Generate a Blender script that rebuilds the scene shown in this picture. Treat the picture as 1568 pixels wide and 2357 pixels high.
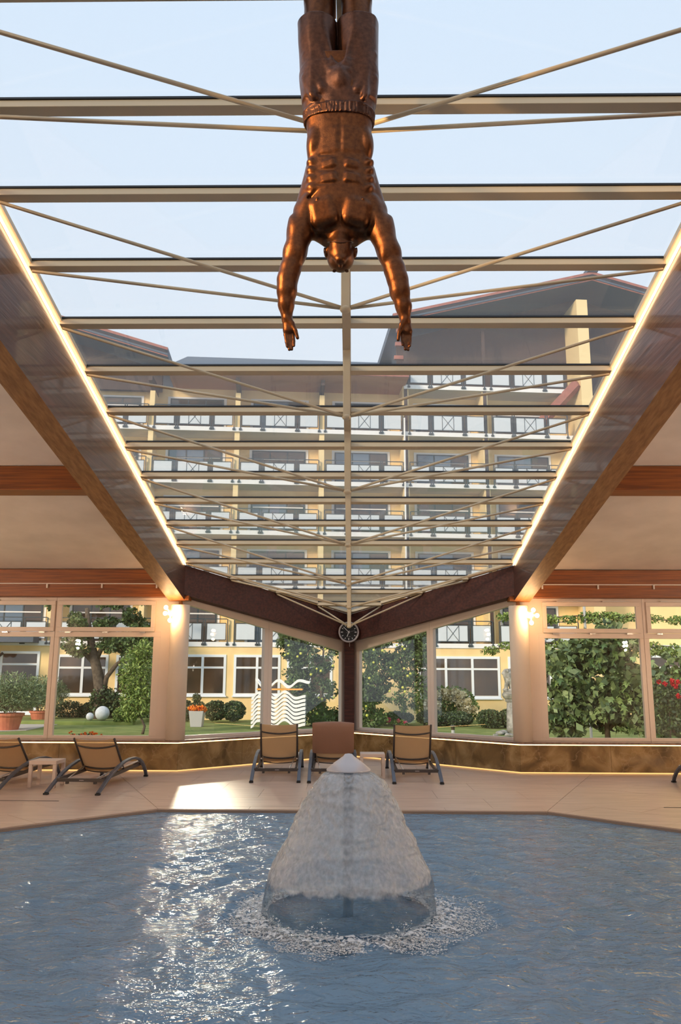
import bpy, math, random
import numpy as np
from mathutils import Vector, Matrix, Euler

for o in list(bpy.data.objects):
    bpy.data.objects.remove(o)
SC = bpy.context.scene
COL = SC.collection
R = math.radians
rnd = random.Random(7)

# ------------------------------------------------------------------ camera
CAM = Vector((0.06, 0.0, 1.57)); F = 1870.0; CX, CY = 784.0, 1178.5
_p = math.atan((1560.0 - CY) / F); _y = R(0.85); _r = 0.004
_f = Vector((-math.sin(_y) * math.cos(_p), math.cos(_y) * math.cos(_p), math.sin(_p)))
_ri = Vector((math.cos(_y), math.sin(_y), 0)); _u = _ri.cross(_f)
RIGHT = _ri * math.cos(_r) + _u * math.sin(_r); UP = _u * math.cos(_r) - _ri * math.sin(_r)
cd = bpy.data.cameras.new('camera'); cam = bpy.data.objects.new('camera', cd); COL.objects.link(cam)
cam.matrix_world = Matrix(((RIGHT.x, UP.x, -_f.x, CAM.x), (RIGHT.y, UP.y, -_f.y, CAM.y), (RIGHT.z, UP.z, -_f.z, CAM.z), (0, 0, 0, 1)))
cd.sensor_fit = 'HORIZONTAL'; cd.sensor_width = 36.0; cd.lens = F / 1568.0 * 36.0
cd.clip_start = 0.05; cd.clip_end = 500
SC.camera = cam

# ------------------------------------------------------------------ world, sun, exposure
SC.view_settings.view_transform = 'Standard'
try: SC.view_settings.look = 'None'
except Exception: pass
SC.view_settings.gamma = 1.0; SC.view_settings.use_curve_mapping = False
SC.view_settings.exposure = 0.30
W = bpy.data.worlds.new('evening_sky'); SC.world = W; W.use_nodes = True
nt = W.node_tree; nt.nodes.clear()
wo = nt.nodes.new('ShaderNodeOutputWorld'); bg = nt.nodes.new('ShaderNodeBackground')
tc = nt.nodes.new('ShaderNodeTexCoord'); sx = nt.nodes.new('ShaderNodeSeparateXYZ'); cr = nt.nodes.new('ShaderNodeValToRGB')
nt.links.new(tc.outputs['Generated'], sx.inputs[0]); nt.links.new(sx.outputs['Z'], cr.inputs[0])
cr.color_ramp.elements[0].position = 0.0; cr.color_ramp.elements[0].color = (0.93, 0.94, 0.95, 1)
cr.color_ramp.elements[1].position = 0.85; cr.color_ramp.elements[1].color = (0.69, 0.83, 1.0, 1)
nt.links.new(cr.outputs[0], bg.inputs[0]); bg.inputs[1].default_value = 0.95
nt.links.new(bg.outputs[0], wo.inputs[0])
sd = bpy.data.lights.new('low_sun', 'SUN'); sd.energy = 3.0; sd.color = (1.0, 0.80, 0.58); sd.angle = R(12)
so = bpy.data.objects.new('low_sun', sd); COL.objects.link(so)
so.rotation_euler = Vector((0.62, 0.72, -0.36)).to_track_quat('-Z', 'Y').to_euler()
so['label'] = 'low evening sun behind the pool hall'; so['category'] = 'sun'
# added spot lamp before the facade, stands in for low sun mirrored by hotel windows
for nm_, pos_, aim_, e_, c_ in (('window_glint_left', (-7.7, 43.0, 8.6), (-1.15, 6.4, 0.0), 8500.0, (1.0, 0.86, 0.62)),):
    ld = bpy.data.lights.new(nm_, 'SPOT'); ld.energy = e_; ld.color = c_; ld.spot_size = R(6.5); ld.spot_blend = 0.8; ld.shadow_soft_size = 0.45
    lo = bpy.data.objects.new(nm_, ld); COL.objects.link(lo); lo.location = pos_; lo.rotation_euler = (Vector(aim_) - Vector(pos_)).to_track_quat('-Z', 'Y').to_euler()
    lo['label'] = 'added spot standing in for sun glint off an upper hotel window on the ' + nm_.split('_')[-1]; lo['category'] = 'light'
cy = SC.cycles
cy.use_denoising = True
cy.max_bounces = 10; cy.diffuse_bounces = 4; cy.glossy_bounces = 4; cy.transmission_bounces = 6; cy.transparent_max_bounces = 24
cy.caustics_reflective = False; cy.caustics_refractive = False; cy.sample_clamp_indirect = 14.0; cy.blur_glossy = 0.15

# ------------------------------------------------------------------ helpers
def ray(x, y): return RIGHT * ((x - CX) / F) - UP * ((y - CY) / F) + _f
def onY(x, y, Y): d = ray(x, y); return CAM + d * ((Y - CAM.y) / d.y)
def onZ(x, y, Z): d = ray(x, y); return CAM + d * ((Z - CAM.z) / d.z)

def srgb(r, g, b):
    f = lambda v: (v / 12.92 if v <= 0.04045 else ((v + 0.055) / 1.055) ** 2.4)
    return (f(r / 255.0), f(g / 255.0), f(b / 255.0))

def N(nt, t, **kw):
    n = nt.nodes.new(t)
    for k, v in kw.items(): setattr(n, k, v)
    return n

def mat(name, col, rough=0.5, metal=0.0, col2=None, scale=5.0, stretch=(1, 1, 1), rotz=0.0, bump=0.0, bscale=None, detail=4.0,
        emit=None, estr=0.0, trans=0.0, spec=0.5, contrast=(0.35, 0.65), coat=0.0, island=False, sss=0.0):
    m = bpy.data.materials.new(name); m.use_nodes = True
    nt = m.node_tree; b = nt.nodes['Principled BSDF']
    b.inputs['Base Color'].default_value = (*col, 1); b.inputs['Roughness'].default_value = rough
    b.inputs['Metallic'].default_value = metal; b.inputs['Specular IOR Level'].default_value = spec
    b.inputs['Coat Weight'].default_value = coat
    if emit: b.inputs['Emission Color'].default_value = (*emit, 1); b.inputs['Emission Strength'].default_value = estr
    if trans: b.inputs['Transmission Weight'].default_value = trans
    if col2 is not None or bump:
        t = N(nt, 'ShaderNodeTexCoord'); mp = N(nt, 'ShaderNodeMapping')
        mp.inputs['Scale'].default_value = stretch; mp.inputs['Rotation'].default_value = (0, 0, rotz)
        nt.links.new(t.outputs['Object'], mp.inputs[0])
        nz = N(nt, 'ShaderNodeTexNoise'); nz.inputs['Scale'].default_value = scale; nz.inputs['Detail'].default_value = detail
        nt.links.new(mp.outputs[0], nz.inputs['Vector'])
        if col2 is not None:
            r = N(nt, 'ShaderNodeValToRGB'); r.color_ramp.elements[0].position = contrast[0]; r.color_ramp.elements[1].position = contrast[1]
            r.color_ramp.elements[0].color = (*col, 1); r.color_ramp.elements[1].color = (*col2, 1)
            if island:
                g = N(nt, 'ShaderNodeNewGeometry'); nt.links.new(g.outputs['Random Per Island'], r.inputs[0])
            else: nt.links.new(nz.outputs['Fac'], r.inputs[0])
            nt.links.new(r.outputs[0], b.inputs['Base Color'])
        if bump:
            bp = N(nt, 'ShaderNodeBump'); bp.inputs['Strength'].default_value = bump; bp.inputs['Distance'].default_value = 0.02
            if bscale:
                nz = N(nt, 'ShaderNodeTexNoise'); nz.inputs['Scale'].default_value = bscale; nz.inputs['Detail'].default_value = detail
                nt.links.new(mp.outputs[0], nz.inputs['Vector'])
            nt.links.new(nz.outputs['Fac'], bp.inputs['Height']); nt.links.new(bp.outputs[0], b.inputs['Normal'])
    return m

def emitter(name, col, strength):
    m = bpy.data.materials.new(name); m.use_nodes = True; nt = m.node_tree; nt.nodes.clear()
    o = N(nt, 'ShaderNodeOutputMaterial'); e = N(nt, 'ShaderNodeEmission')
    e.inputs[0].default_value = (*col, 1); e.inputs[1].default_value = strength
    nt.links.new(e.outputs[0], o.inputs[0]); return m

def glass(name, tint=(0.96, 0.975, 0.98), ior=1.5, rough=0.0, haze=0.0, bump=0.0):
    m = bpy.data.materials.new(name); m.use_nodes = True; nt = m.node_tree; nt.nodes.clear()
    o = N(nt, 'ShaderNodeOutputMaterial'); t = N(nt, 'ShaderNodeBsdfTransparent'); g = N(nt, 'ShaderNodeBsdfGlossy')
    t.inputs[0].default_value = (*tint, 1); g.inputs['Roughness'].default_value = rough
    f = N(nt, 'ShaderNodeFresnel'); ge = N(nt, 'ShaderNodeNewGeometry'); mm = N(nt, 'ShaderNodeMath'); mm.operation = 'MULTIPLY_ADD'   # same reflectance from both sides of the thin pane
    mm.inputs[1].default_value = 1.0 / ior - ior; mm.inputs[2].default_value = ior; nt.links.new(ge.outputs['Backfacing'], mm.inputs[0]); nt.links.new(mm.outputs[0], f.inputs[0]); mx = N(nt, 'ShaderNodeMixShader')
    nt.links.new(f.outputs[0], mx.inputs[0]); nt.links.new(t.outputs[0], mx.inputs[1]); nt.links.new(g.outputs[0], mx.inputs[2])
    last = mx
    if haze:
        d0 = N(nt, 'ShaderNodeBsdfDiffuse'); d0.inputs[0].default_value = (0.8, 0.82, 0.85, 1); tl = N(nt, 'ShaderNodeBsdfTranslucent'); tl.inputs[0].default_value = (0.8, 0.82, 0.85, 1)
        d = N(nt, 'ShaderNodeMixShader'); d.inputs[0].default_value = 0.6; nt.links.new(d0.outputs[0], d.inputs[1]); nt.links.new(tl.outputs[0], d.inputs[2])
        mz = N(nt, 'ShaderNodeMixShader'); mz.inputs[0].default_value = haze
        nt.links.new(mx.outputs[0], mz.inputs[1]); nt.links.new(d.outputs[0], mz.inputs[2]); last = mz
    nt.links.new(last.outputs[0], o.inputs[0]); return m

OFF = {}
def meta(o, label=None, cat=None, group=None, kind=None):
    if label: o['label'] = label
    if cat: o['category'] = cat
    if group: o['group'] = group
    if kind: o['kind'] = kind
    return o

def thing(name, label, cat, loc=(0, 0, 0), rotz=0.0, group=None, kind=None):
    o = bpy.data.objects.new(name, None); COL.objects.link(o); o.location = loc; o.rotation_euler = (0, 0, rotz)
    o.empty_display_size = 0.1
    meta(o, label, cat, group, kind); OFF[o.name] = Vector(loc) if rotz == 0 else None
    return o

class MB:
    def __init__(s): s.v = []; s.f = []; s.m = []
    def add(s, vs, fs, m=0):
        n = len(s.v); s.v += [tuple(v) for v in vs]; s.f += [tuple(i + n for i in f) for f in fs]; s.m += [m] * len(fs)
    def hexa(s, p, m=0):      # 8 points: bottom 0-3 ccw, top 4-7
        s.add(p, [(3, 2, 1, 0), (4, 5, 6, 7), (0, 1, 5, 4), (1, 2, 6, 5), (2, 3, 7, 6), (3, 0, 4, 7)], m)
    def box(s, x0, x1, y0, y1, z0, z1, m=0):
        s.hexa([(x0, y0, z0), (x1, y0, z0), (x1, y1, z0), (x0, y1, z0), (x0, y0, z1), (x1, y0, z1), (x1, y1, z1), (x0, y1, z1)], m)
    def bar(s, a, b, w, h, up=(0, 0, 1), m=0):   # rectangular bar from a to b, w across, h along up
        a = Vector(a); b = Vector(b); d = (b - a).normalized(); u = Vector(up)
        if abs(d.dot(u)) > 0.98: u = Vector((0, 1, 0))
        sd = d.cross(u).normalized() * (w / 2); u2 = sd.cross(d).normalized() * (h / 2)
        s.hexa([a - sd - u2, a + sd - u2, b + sd - u2, b - sd - u2, a - sd + u2, a + sd + u2, b + sd + u2, b - sd + u2], m)
    def prism(s, poly, ext, m=0):   # planar polygon of 3d points, extruded by vector ext
        n = len(poly); e = Vector(ext); P = [Vector(p) for p in poly]
        s.add(P + [p + e for p in P], [tuple(range(n - 1, -1, -1)), tuple(range(n, 2 * n))] + [(i, (i + 1) % n, n + (i + 1) % n, n + i) for i in range(n)], m)
    def tube(s, pts, r, n=8, m=0, cap=True):
        P = [Vector(p) for p in pts]; rs = r if hasattr(r, '__len__') else [r] * len(P); ring = []
        vs = []; prev = None
        for i, p in enumerate(P):
            d = (P[min(i + 1, len(P) - 1)] - P[max(i - 1, 0)]).normalized()
            if prev is None:
                a = Vector((0, 0, 1)) if abs(d.z) < 0.9 else Vector((1, 0, 0)); a = (a - d * a.dot(d)).normalized()
            else: a = (prev - d * prev.dot(d)).normalized()
            prev = a; b = d.cross(a)
            for k in range(n):
                t = 2 * math.pi * k / n; vs.append(p + (a * math.cos(t) + b * math.sin(t)) * rs[i])
        fs = [(i * n + k, i * n + (k + 1) % n, (i + 1) * n + (k + 1) % n, (i + 1) * n + k) for i in range(len(P) - 1) for k in range(n)]
        if cap: fs += [tuple(range(n - 1, -1, -1)), tuple(range((len(P) - 1) * n, len(P) * n))]
        s.add(vs, fs, m)
    def lathe(s, prof, c=(0, 0, 0), n=24, m=0):
        vs = []; fs = []
        for r, z in prof:
            for k in range(n): t = 2 * math.pi * k / n; vs.append((c[0] + r * math.cos(t), c[1] + r * math.sin(t), c[2] + z))
        for i in range(len(prof) - 1):
            for k in range(n): fs.append((i * n + k, i * n + (k + 1) % n, (i + 1) * n + (k + 1) % n, (i + 1) * n + k))
        fs += [tuple(range(n - 1, -1, -1)), tuple(range((len(prof) - 1) * n, len(prof) * n))]
        s.add(vs, fs, m)
    def sphere(s, c, r, nu=12, nv=8, m=0, sc=(1, 1, 1)):
        pr = []; vs = []; fs = []
        for j in range(1, nv):
            a = math.pi * j / nv
            for i in range(nu):
                t = 2 * math.pi * i / nu
                vs.append((c[0] + r * sc[0] * math.sin(a) * math.cos(t), c[1] + r * sc[1] * math.sin(a) * math.sin(t), c[2] - r * sc[2] * math.cos(a)))
        for j in range(nv - 2):
            for i in range(nu): fs.append((j * nu + i, j * nu + (i + 1) % nu, (j + 1) * nu + (i + 1) % nu, (j + 1) * nu + i))
        b = len(vs); vs += [(c[0], c[1], c[2] - r * sc[2]), (c[0], c[1], c[2] + r * sc[2])]
        for i in range(nu): fs += [(b, (i + 1) % nu, i), (b + 1, (nv - 2) * nu + i, (nv - 2) * nu + (i + 1) % nu)]
        s.add(vs, fs, m)
    def mesh(s, name, off=None):
        me = bpy.data.meshes.new(name)
        vs = s.v if off is None or off.length == 0 else [(a - off.x, b - off.y, c - off.z) for a, b, c in s.v]
        me.from_pydata(vs, [], s.f); return me
    def build(s, name, mats, parent=None, smooth=False, local=False, bevel=0.0):
        off = None
        if parent is not None and not local: off = OFF.get(parent.name)
        me = s.mesh(name, off)
        if not isinstance(mats, (list, tuple)): mats = [mats]
        for k in mats: me.materials.append(k)
        if len(mats) > 1: me.polygons.foreach_set('material_index', s.m)
        o = bpy.data.objects.new(name, me); COL.objects.link(o)
        if parent is not None: o.parent = parent; OFF[o.name] = OFF.get(parent.name) if not local else None
        else: OFF[o.name] = Vector((0, 0, 0))
        if smooth: me.shade_smooth()
        if bevel:
            b = o.modifiers.new('edge', 'BEVEL'); b.width = bevel; b.segments = 2; b.limit_method = 'ANGLE'
        return o

def fixnormals(o):
    import bmesh
    bm = bmesh.new(); bm.from_mesh(o.data); bmesh.ops.recalc_face_normals(bm, faces=bm.faces); bm.to_mesh(o.data); bm.free(); return o

def copy_tree(o, parent=None):
    c = o.copy(); COL.objects.link(c)
    if parent is not None: c.parent = parent
    for ch in list(o.children): copy_tree(ch, c)
    return c

def np_mesh(name, V, Fq, mats, parent=None, smooth=False, off=None, mi=None):
    V = np.asarray(V, dtype=np.float32); Fq = np.asarray(Fq, dtype=np.int32)
    if off is not None: V = V - np.array(off, dtype=np.float32)
    elif parent is not None and OFF.get(parent.name) is not None: V = V - np.array(OFF[parent.name], dtype=np.float32)
    k = Fq.shape[1]; me = bpy.data.meshes.new(name); me.vertices.add(len(V)); me.vertices.foreach_set('co', V.ravel())
    me.loops.add(Fq.size); me.loops.foreach_set('vertex_index', Fq.ravel())
    me.polygons.add(len(Fq)); me.polygons.foreach_set('loop_start', np.arange(0, Fq.size, k, dtype=np.int32))
    if mi is not None: me.polygons.foreach_set('material_index', np.asarray(mi, dtype=np.int32))
    me.update(calc_edges=True); me.validate()
    for m in (mats if isinstance(mats, (list, tuple)) else [mats]): me.materials.append(m)
    if smooth: me.shade_smooth()
    o = bpy.data.objects.new(name, me); COL.objects.link(o)
    if parent is not None: o.parent = parent
    return o

# value noise in numpy (trilinear)
def vnoise(P, seed=0):
    g = np.random.RandomState(seed).rand(32, 32, 32).astype(np.float32)
    P = np.asarray(P, dtype=np.float32); i = np.floor(P).astype(int); f = P - i; f = f * f * (3 - 2 * f); i &= 31; j = (i + 1) & 31
    r = 0
    for a in (0, 1):
        for b in (0, 1):
            for c in (0, 1):
                w = (f[:, 0] if a else 1 - f[:, 0]) * (f[:, 1] if b else 1 - f[:, 1]) * (f[:, 2] if c else 1 - f[:, 2])
                r = r + w * g[(j if a else i)[:, 0], (j if b else i)[:, 1], (j if c else i)[:, 2]]
    return r

# signed-distance volume with smooth unions, meshed by surface nets
class SDF:
    def __init__(s, lo, hi, h):
        s.lo = np.array(lo, float); s.h = h; s.n = np.ceil((np.array(hi) - s.lo) / h).astype(int) + 1
        s.v = np.full(s.n, 1.0, dtype=np.float32)
    def win(s, lo, hi, pad):
        a = np.maximum(np.floor((np.array(lo) - pad - s.lo) / s.h).astype(int), 0); b = np.minimum(np.ceil((np.array(hi) + pad - s.lo) / s.h).astype(int) + 1, s.n)
        X, Y, Z = [(s.lo[k] + s.h * np.arange(a[k], b[k])).astype(np.float32) for k in range(3)]
        return tuple(slice(a[k], b[k]) for k in range(3)), X[:, None, None], Y[None, :, None], Z[None, None, :]
    def put(s, sl, d, k, sub=False):
        a = s.v[sl]
        if sub:
            d = -d; h = np.clip(0.5 - 0.5 * (a - d) / k, 0, 1); s.v[sl] = a + (d - a) * h + k * h * (1 - h)
        else:
            h = np.clip(0.5 + 0.5 * (d - a) / k, 0, 1); s.v[sl] = d + (a - d) * h - k * h * (1 - h)
    def cone(s, a, b, ra, rb, k=0.02, sub=False, flat=None):
        a = np.array(a, float); b = np.array(b, float); r = max(ra, rb)
        sl, X, Y, Z = s.win(np.minimum(a, b) - r, np.maximum(a, b) + r, 0.03 + k)
        d = b - a; L2 = max(d @ d, 1e-9); px, py, pz = X - a[0], Y - a[1], Z - a[2]
        t = np.clip((px * d[0] + py * d[1] + pz * d[2]) / L2, 0, 1)
        ex, ey, ez = px - t * d[0], py - t * d[1], pz - t * d[2]
        if flat is not None: ey = ey * flat
        q = np.sqrt(ex * ex + ey * ey + ez * ez) - (ra + (rb - ra) * t); s.put(sl, q, k, sub)
    def ell(s, c, r, k=0.02, rot=None, sub=False):
        c = np.array(c, float); r = np.array(r, float); m = r.max()
        sl, X, Y, Z = s.win(c - m, c + m, 0.03 + k); x, y, z = X - c[0], Y - c[1], Z - c[2]
        if rot is not None:
            M = np.array(Euler(rot).to_matrix()).T
            x, y, z = [M[i, 0] * x + M[i, 1] * y + M[i, 2] * z for i in range(3)]
        k0 = np.sqrt((x / r[0]) ** 2 + (y / r[1]) ** 2 + (z / r[2]) ** 2); k1 = np.sqrt((x / r[0] ** 2) ** 2 + (y / r[1] ** 2) ** 2 + (z / r[2] ** 2) ** 2) + 1e-6
        s.put(sl, k0 * (k0 - 1) / k1, k, sub)
    def rbox(s, c, b, r, k=0.01, rot=None):
        c = np.array(c, float); m = float(np.linalg.norm(b)) + r
        sl, X, Y, Z = s.win(c - m, c + m, 0.02 + k); x, y, z = X - c[0], Y - c[1], Z - c[2]
        if rot is not None:
            Q = np.array(Euler(rot).to_matrix()).T; x, y, z = [Q[i, 0] * x + Q[i, 1] * y + Q[i, 2] * z for i in range(3)]
        q = [np.maximum(np.abs(v) - e, 0) for v, e in zip((x, y, z), b)]; s.put(sl, np.sqrt(q[0] ** 2 + q[1] ** 2 + q[2] ** 2) - r, k)
    def column(s, tab, k=0.02, ex=2.0):    # tab rows: z, cx, cy, half width, half depth
        t = np.array(sorted(tab), float); m = t[:, 3:].max()
        lo = [(t[:, 1] - m).min(), (t[:, 2] - m).min(), t[0, 0]]; hi = [(t[:, 1] + m).max(), (t[:, 2] + m).max(), t[-1, 0]]
        sl, X, Y, Z = s.win(lo, hi, 0.03 + k); z = Z.ravel(); ip = [np.interp(z, t[:, 0], t[:, j])[None, None, :] for j in (1, 2, 3, 4)]
        q = (np.abs((X - ip[0]) / ip[2]) ** ex + np.abs((Y - ip[1]) / ip[3]) ** ex) ** (1 / ex)
        d = (q - 1) * np.minimum(ip[2], ip[3]); d = np.maximum(d, np.maximum(t[0, 0] - Z, Z - t[-1, 0])); s.put(sl, d.astype(np.float32), k)
    def mesh(s):
        v = s.v; ins = v < 0; n = v.shape
        c = [ins[i:n[0] - 1 + i, j:n[1] - 1 + j, k:n[2] - 1 + k] for i in (0, 1) for j in (0, 1) for k in (0, 1)]
        al = c[0].copy(); an = c[0].copy()
        for q in c[1:]: al &= q; an |= q
        act = an & ~al; idx = np.argwhere(act); lut = np.full(act.shape, -1, dtype=np.int32); lut[tuple(idx.T)] = np.arange(len(idx))
        off = np.array([(i, j, k) for i in (0, 1) for j in (0, 1) for k in (0, 1)])
        cv = np.stack([v[tuple((idx + o).T)] for o in off], 1)
        acc = np.zeros((len(idx), 3)); cnt = np.zeros(len(idx))
        for a in range(8):
            for b in range(a + 1, 8):
                if np.abs(off[a] - off[b]).sum() == 1:
                    x = (cv[:, a] < 0) != (cv[:, b] < 0); t = np.where(x, cv[:, a] / (cv[:, a] - cv[:, b] + 1e-12), 0)
                    acc += np.where(x[:, None], off[a] + t[:, None] * (off[b] - off[a]), 0); cnt += x
        V = s.lo + s.h * (idx + acc / cnt[:, None]); Fs = []
        for ax in range(3):
            b, c2 = (ax + 1) % 3, (ax + 2) % 3
            s0 = [slice(None)] * 3; s1 = [slice(None)] * 3; s0[ax] = slice(0, n[ax] - 1); s1[ax] = slice(1, n[ax])
            e = ins[tuple(s0)] != ins[tuple(s1)]; E = np.argwhere(e); E = E[(E[:, b] > 0) & (E[:, c2] > 0) & (E[:, b] < n[b] - 1) & (E[:, c2] < n[c2] - 1)]
            ub = np.zeros(3, int); ub[b] = 1; uc = np.zeros(3, int); uc[c2] = 1
            q = np.stack([lut[tuple((E - o).T)] for o in (ub * 0, ub, ub + uc, uc)], 1); fl = ins[tuple(E.T)]
            q[~fl] = q[~fl][:, ::-1]; Fs.append(q)
        Fq = np.concatenate(Fs); return V, Fq[(Fq >= 0).all(1)]

# leaves: n rhombic folded leaves spread through blobs (centre, radii)
def leaf_arrays(blobs, n, size, seed, aspect=0.45, shell=0.35, up=0.3):
    g = np.random.RandomState(seed); vol = np.array([b[1][0] * b[1][1] * b[1][2] for b in blobs]) ** 0.75
    w = g.choice(len(blobs), n, p=vol / vol.sum()); C = np.array([b[0] for b in blobs], float)[w]; Rr = np.array([b[1] for b in blobs], float)[w]
    d = g.normal(size=(n, 3)); d /= np.linalg.norm(d, axis=1)[:, None]; r = g.rand(n) ** shell
    P = C + d * Rr * r[:, None]
    a = g.normal(size=(n, 3)) + d * 0.8; a[:, 2] -= up; a /= np.linalg.norm(a, axis=1)[:, None]
    b = np.cross(a, g.normal(size=(n, 3))); b /= np.linalg.norm(b, axis=1)[:, None]
    s = size * (0.6 + 0.8 * g.rand(n))[:, None]; nn = np.cross(a, b)
    V = np.stack([P - a * s * 0.5, P + b * s * aspect * 0.5 + nn * s * 0.08, P + a * s * 0.5, P - b * s * aspect * 0.5 + nn * s * 0.08], 1).reshape(-1, 3)
    return V, np.arange(4 * n).reshape(-1, 4)

def foliage(name, m, parent, blobs, n, size, seed=1, **kw):
    V, Fq = leaf_arrays(blobs, n, size, seed, **kw); o = np_mesh(name, V, Fq, m, parent); o['kind'] = 'stuff'; return o

# ------------------------------------------------------------------ materials
M = {}
M['purlin'] = mat('beige_painted_steel', srgb(205, 188, 158), 0.35)
M['gasket'] = mat('black_gasket', (0.012, 0.012, 0.015), 0.5)
M['glass'] = glass('window_glass')
M['roofglass'] = glass('skylight_glass', tint=(0.95, 0.97, 0.985), haze=0.075)
M['frame'] = mat('cream_window_frame', srgb(230, 212, 196), 0.4)
M['dark_wood'] = mat('dark_stained_glulam', srgb(66, 36, 28), 0.38, col2=srgb(92, 56, 44), scale=3.0, stretch=(9, 0.6, 9), bump=0.15, coat=0.25)
M['dark_wood_diag'] = mat('dark_stained_glulam_across', srgb(56, 22, 15), 0.6, col2=srgb(82, 38, 28), scale=3.0, stretch=(1.2, 9, 9), bump=0.12)
M['pine'] = mat('pale_glulam', srgb(165, 120, 74), 0.5, col2=srgb(132, 88, 50), scale=3.0, stretch=(9, 0.5, 9), bump=0.1)
M['orange_wood'] = mat('orange_larch_beam', srgb(152, 84, 28), 0.45, col2=srgb(114, 58, 16), scale=3.0, stretch=(0.5, 9, 14), bump=0.08)
M['ceiling'] = mat('white_ceiling_board', srgb(226, 216, 206), 0.7, col2=srgb(214, 204, 194), scale=2.0)
M['plaster'] = mat('cream_plaster', srgb(232, 214, 192), 0.7)
M['sill'] = mat('polished_stone_sill', srgb(150, 120, 104), 0.18, col2=srgb(120, 96, 84), scale=12.0)
M['tile'] = mat('beige_travertine_tile', srgb(214, 192, 176), 0.32, col2=srgb(194, 172, 156), scale=2.2, stretch=(0.7, 6, 1), bump=0.04)
M['tile_diag'] = mat('beige_travertine_tile_turned', srgb(212, 190, 175), 0.32, col2=srgb(192, 171, 155), scale=2.2, stretch=(0.7, 6, 1), rotz=R(45), bump=0.04)
M['grout'] = mat('grey_grout', srgb(150, 128, 112), 0.8)
M['slot'] = mat('dark_slot', srgb(52, 44, 40), 0.5)
M['pool_tile'] = mat('blue_pool_tile', srgb(84, 116, 142), 0.4, col2=srgb(96, 128, 152), scale=9.0)
M['led'] = emitter('warm_led_cove', (1.0, 0.64, 0.36), 9.0)
M['led_sill'] = emitter('amber_led_sill', (1.0, 0.60, 0.22), 6.0)
M['led_toe'] = emitter('amber_led_toe', (1.0, 0.52, 0.18), 1.3)
M['bulb'] = emitter('warm_bulb', (1.0, 0.60, 0.28), 60.0)
M['white_metal'] = mat('white_painted_metal', srgb(225, 215, 205), 0.4)
M['chrome'] = mat('brushed_metal', srgb(190, 180, 170), 0.3, 1.0)

def marble():
    m = bpy.data.materials.new('brown_onyx_marble'); m.use_nodes = True; nt = m.node_tree; b = nt.nodes['Principled BSDF']; b.inputs['Roughness'].default_value = 0.16
    t = N(nt, 'ShaderNodeTexCoord'); n1 = N(nt, 'ShaderNodeTexNoise'); n1.inputs['Scale'].default_value = 2.6; n1.inputs['Detail'].default_value = 8; n1.inputs['Distortion'].default_value = 0.7
    nt.links.new(t.outputs['Object'], n1.inputs['Vector'])
    r = N(nt, 'ShaderNodeValToRGB'); e = r.color_ramp.elements; e[0].position = 0.3; e[0].color = (*srgb(94, 74, 46), 1); e[1].position = 0.72; e[1].color = (*srgb(186, 156, 108), 1)
    x = e.new(0.5); x.color = (*srgb(140, 112, 72), 1)
    nt.links.new(n1.outputs['Fac'], r.inputs[0])
    v = N(nt, 'ShaderNodeTexVoronoi'); v.feature = 'DISTANCE_TO_EDGE'; v.inputs['Scale'].default_value = 1.7
    n2 = N(nt, 'ShaderNodeTexNoise'); n2.inputs['Scale'].default_value = 3.0; n2.inputs['Detail'].default_value = 5
    nt.links.new(t.outputs['Object'], n2.inputs['Vector']); ad = N(nt, 'ShaderNodeVectorMath'); ad.operation = 'MULTIPLY_ADD'; ad.inputs[1].default_value = (0.7, 0.7, 0.7)
    nt.links.new(n2.outputs['Color'], ad.inputs[0]); nt.links.new(t.outputs['Object'], ad.inputs[2]); nt.links.new(ad.outputs[0], v.inputs['Vector'])
    r2 = N(nt, 'ShaderNodeValToRGB'); r2.color_ramp.elements[0].position = 0.0; r2.color_ramp.elements[0].color = (0.3, 0.3, 0.3, 1); r2.color_ramp.elements[1].position = 0.02; r2.color_ramp.elements[1].color = (0, 0, 0, 1)
    nt.links.new(v.outputs['Distance'], r2.inputs[0]); mx = N(nt, 'ShaderNodeMix'); mx.data_type = 'RGBA'
    nt.links.new(r2.outputs[0], mx.inputs[0]); nt.links.new(r.outputs[0], mx.inputs[6]); mx.inputs[7].default_value = (*srgb(196, 164, 124), 1); nt.links.new(mx.outputs[2], b.inputs['Base Color']); return m
M['marble'] = marble()

# ------------------------------------------------------------------ hall geometry
SL = 0.2235; YJ = 14.3; YR = 1.0
def roofz(Y): return 3.53 + (YJ - Y) * SL if Y >= YR else 3.53 + (YJ - YR) * SL - (YR - Y) * SL
def ceilz(Y): return roofz(Y) - 0.03
def beamz(Y): Y2 = Y if Y >= YR else 2 * YR - Y; return 2.974 + (13.95 - Y2) * 0.1806
YB = -11.0      # rear wall
XS = 9.0        # side walls

# floor: grey grout bed with a pool-shaped opening, large tiles laid on it
POOL = [(-2.3, 10.33), (2.42, 10.33), (4.95, 7.8), (4.95, -4.5), (-4.83, -4.5), (-4.83, 7.8)]
def clip(poly, line):     # keep left side of directed line a->b
    (ax, ay), (bx, by) = line; out = []
    s = lambda p: (bx - ax) * (p[1] - ay) - (by - ay) * (p[0] - ax)
    for i, p in enumerate(poly):
        q = poly[(i + 1) % len(poly)]; sp, sq = s(p), s(q)
        if sp >= 0: out.append(p)
        if sp * sq < 0: t = sp / (sp - sq); out.append((p[0] + (q[0] - p[0]) * t, p[1] + (q[1] - p[1]) * t))
    return out
def inset(poly, d):
    a = [Vector((x, y)) for x, y in poly]; res = poly
    for i in range(len(a)):
        p, q = a[i], a[(i + 1) % len(a)]
        if (q - p).length < 1e-4: continue
        n = Vector((-(q - p).y, (q - p).x)).normalized() * d; res = clip(res, (tuple(p + n), tuple(q + n)))
        if len(res) < 3: return []
    return res
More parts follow.
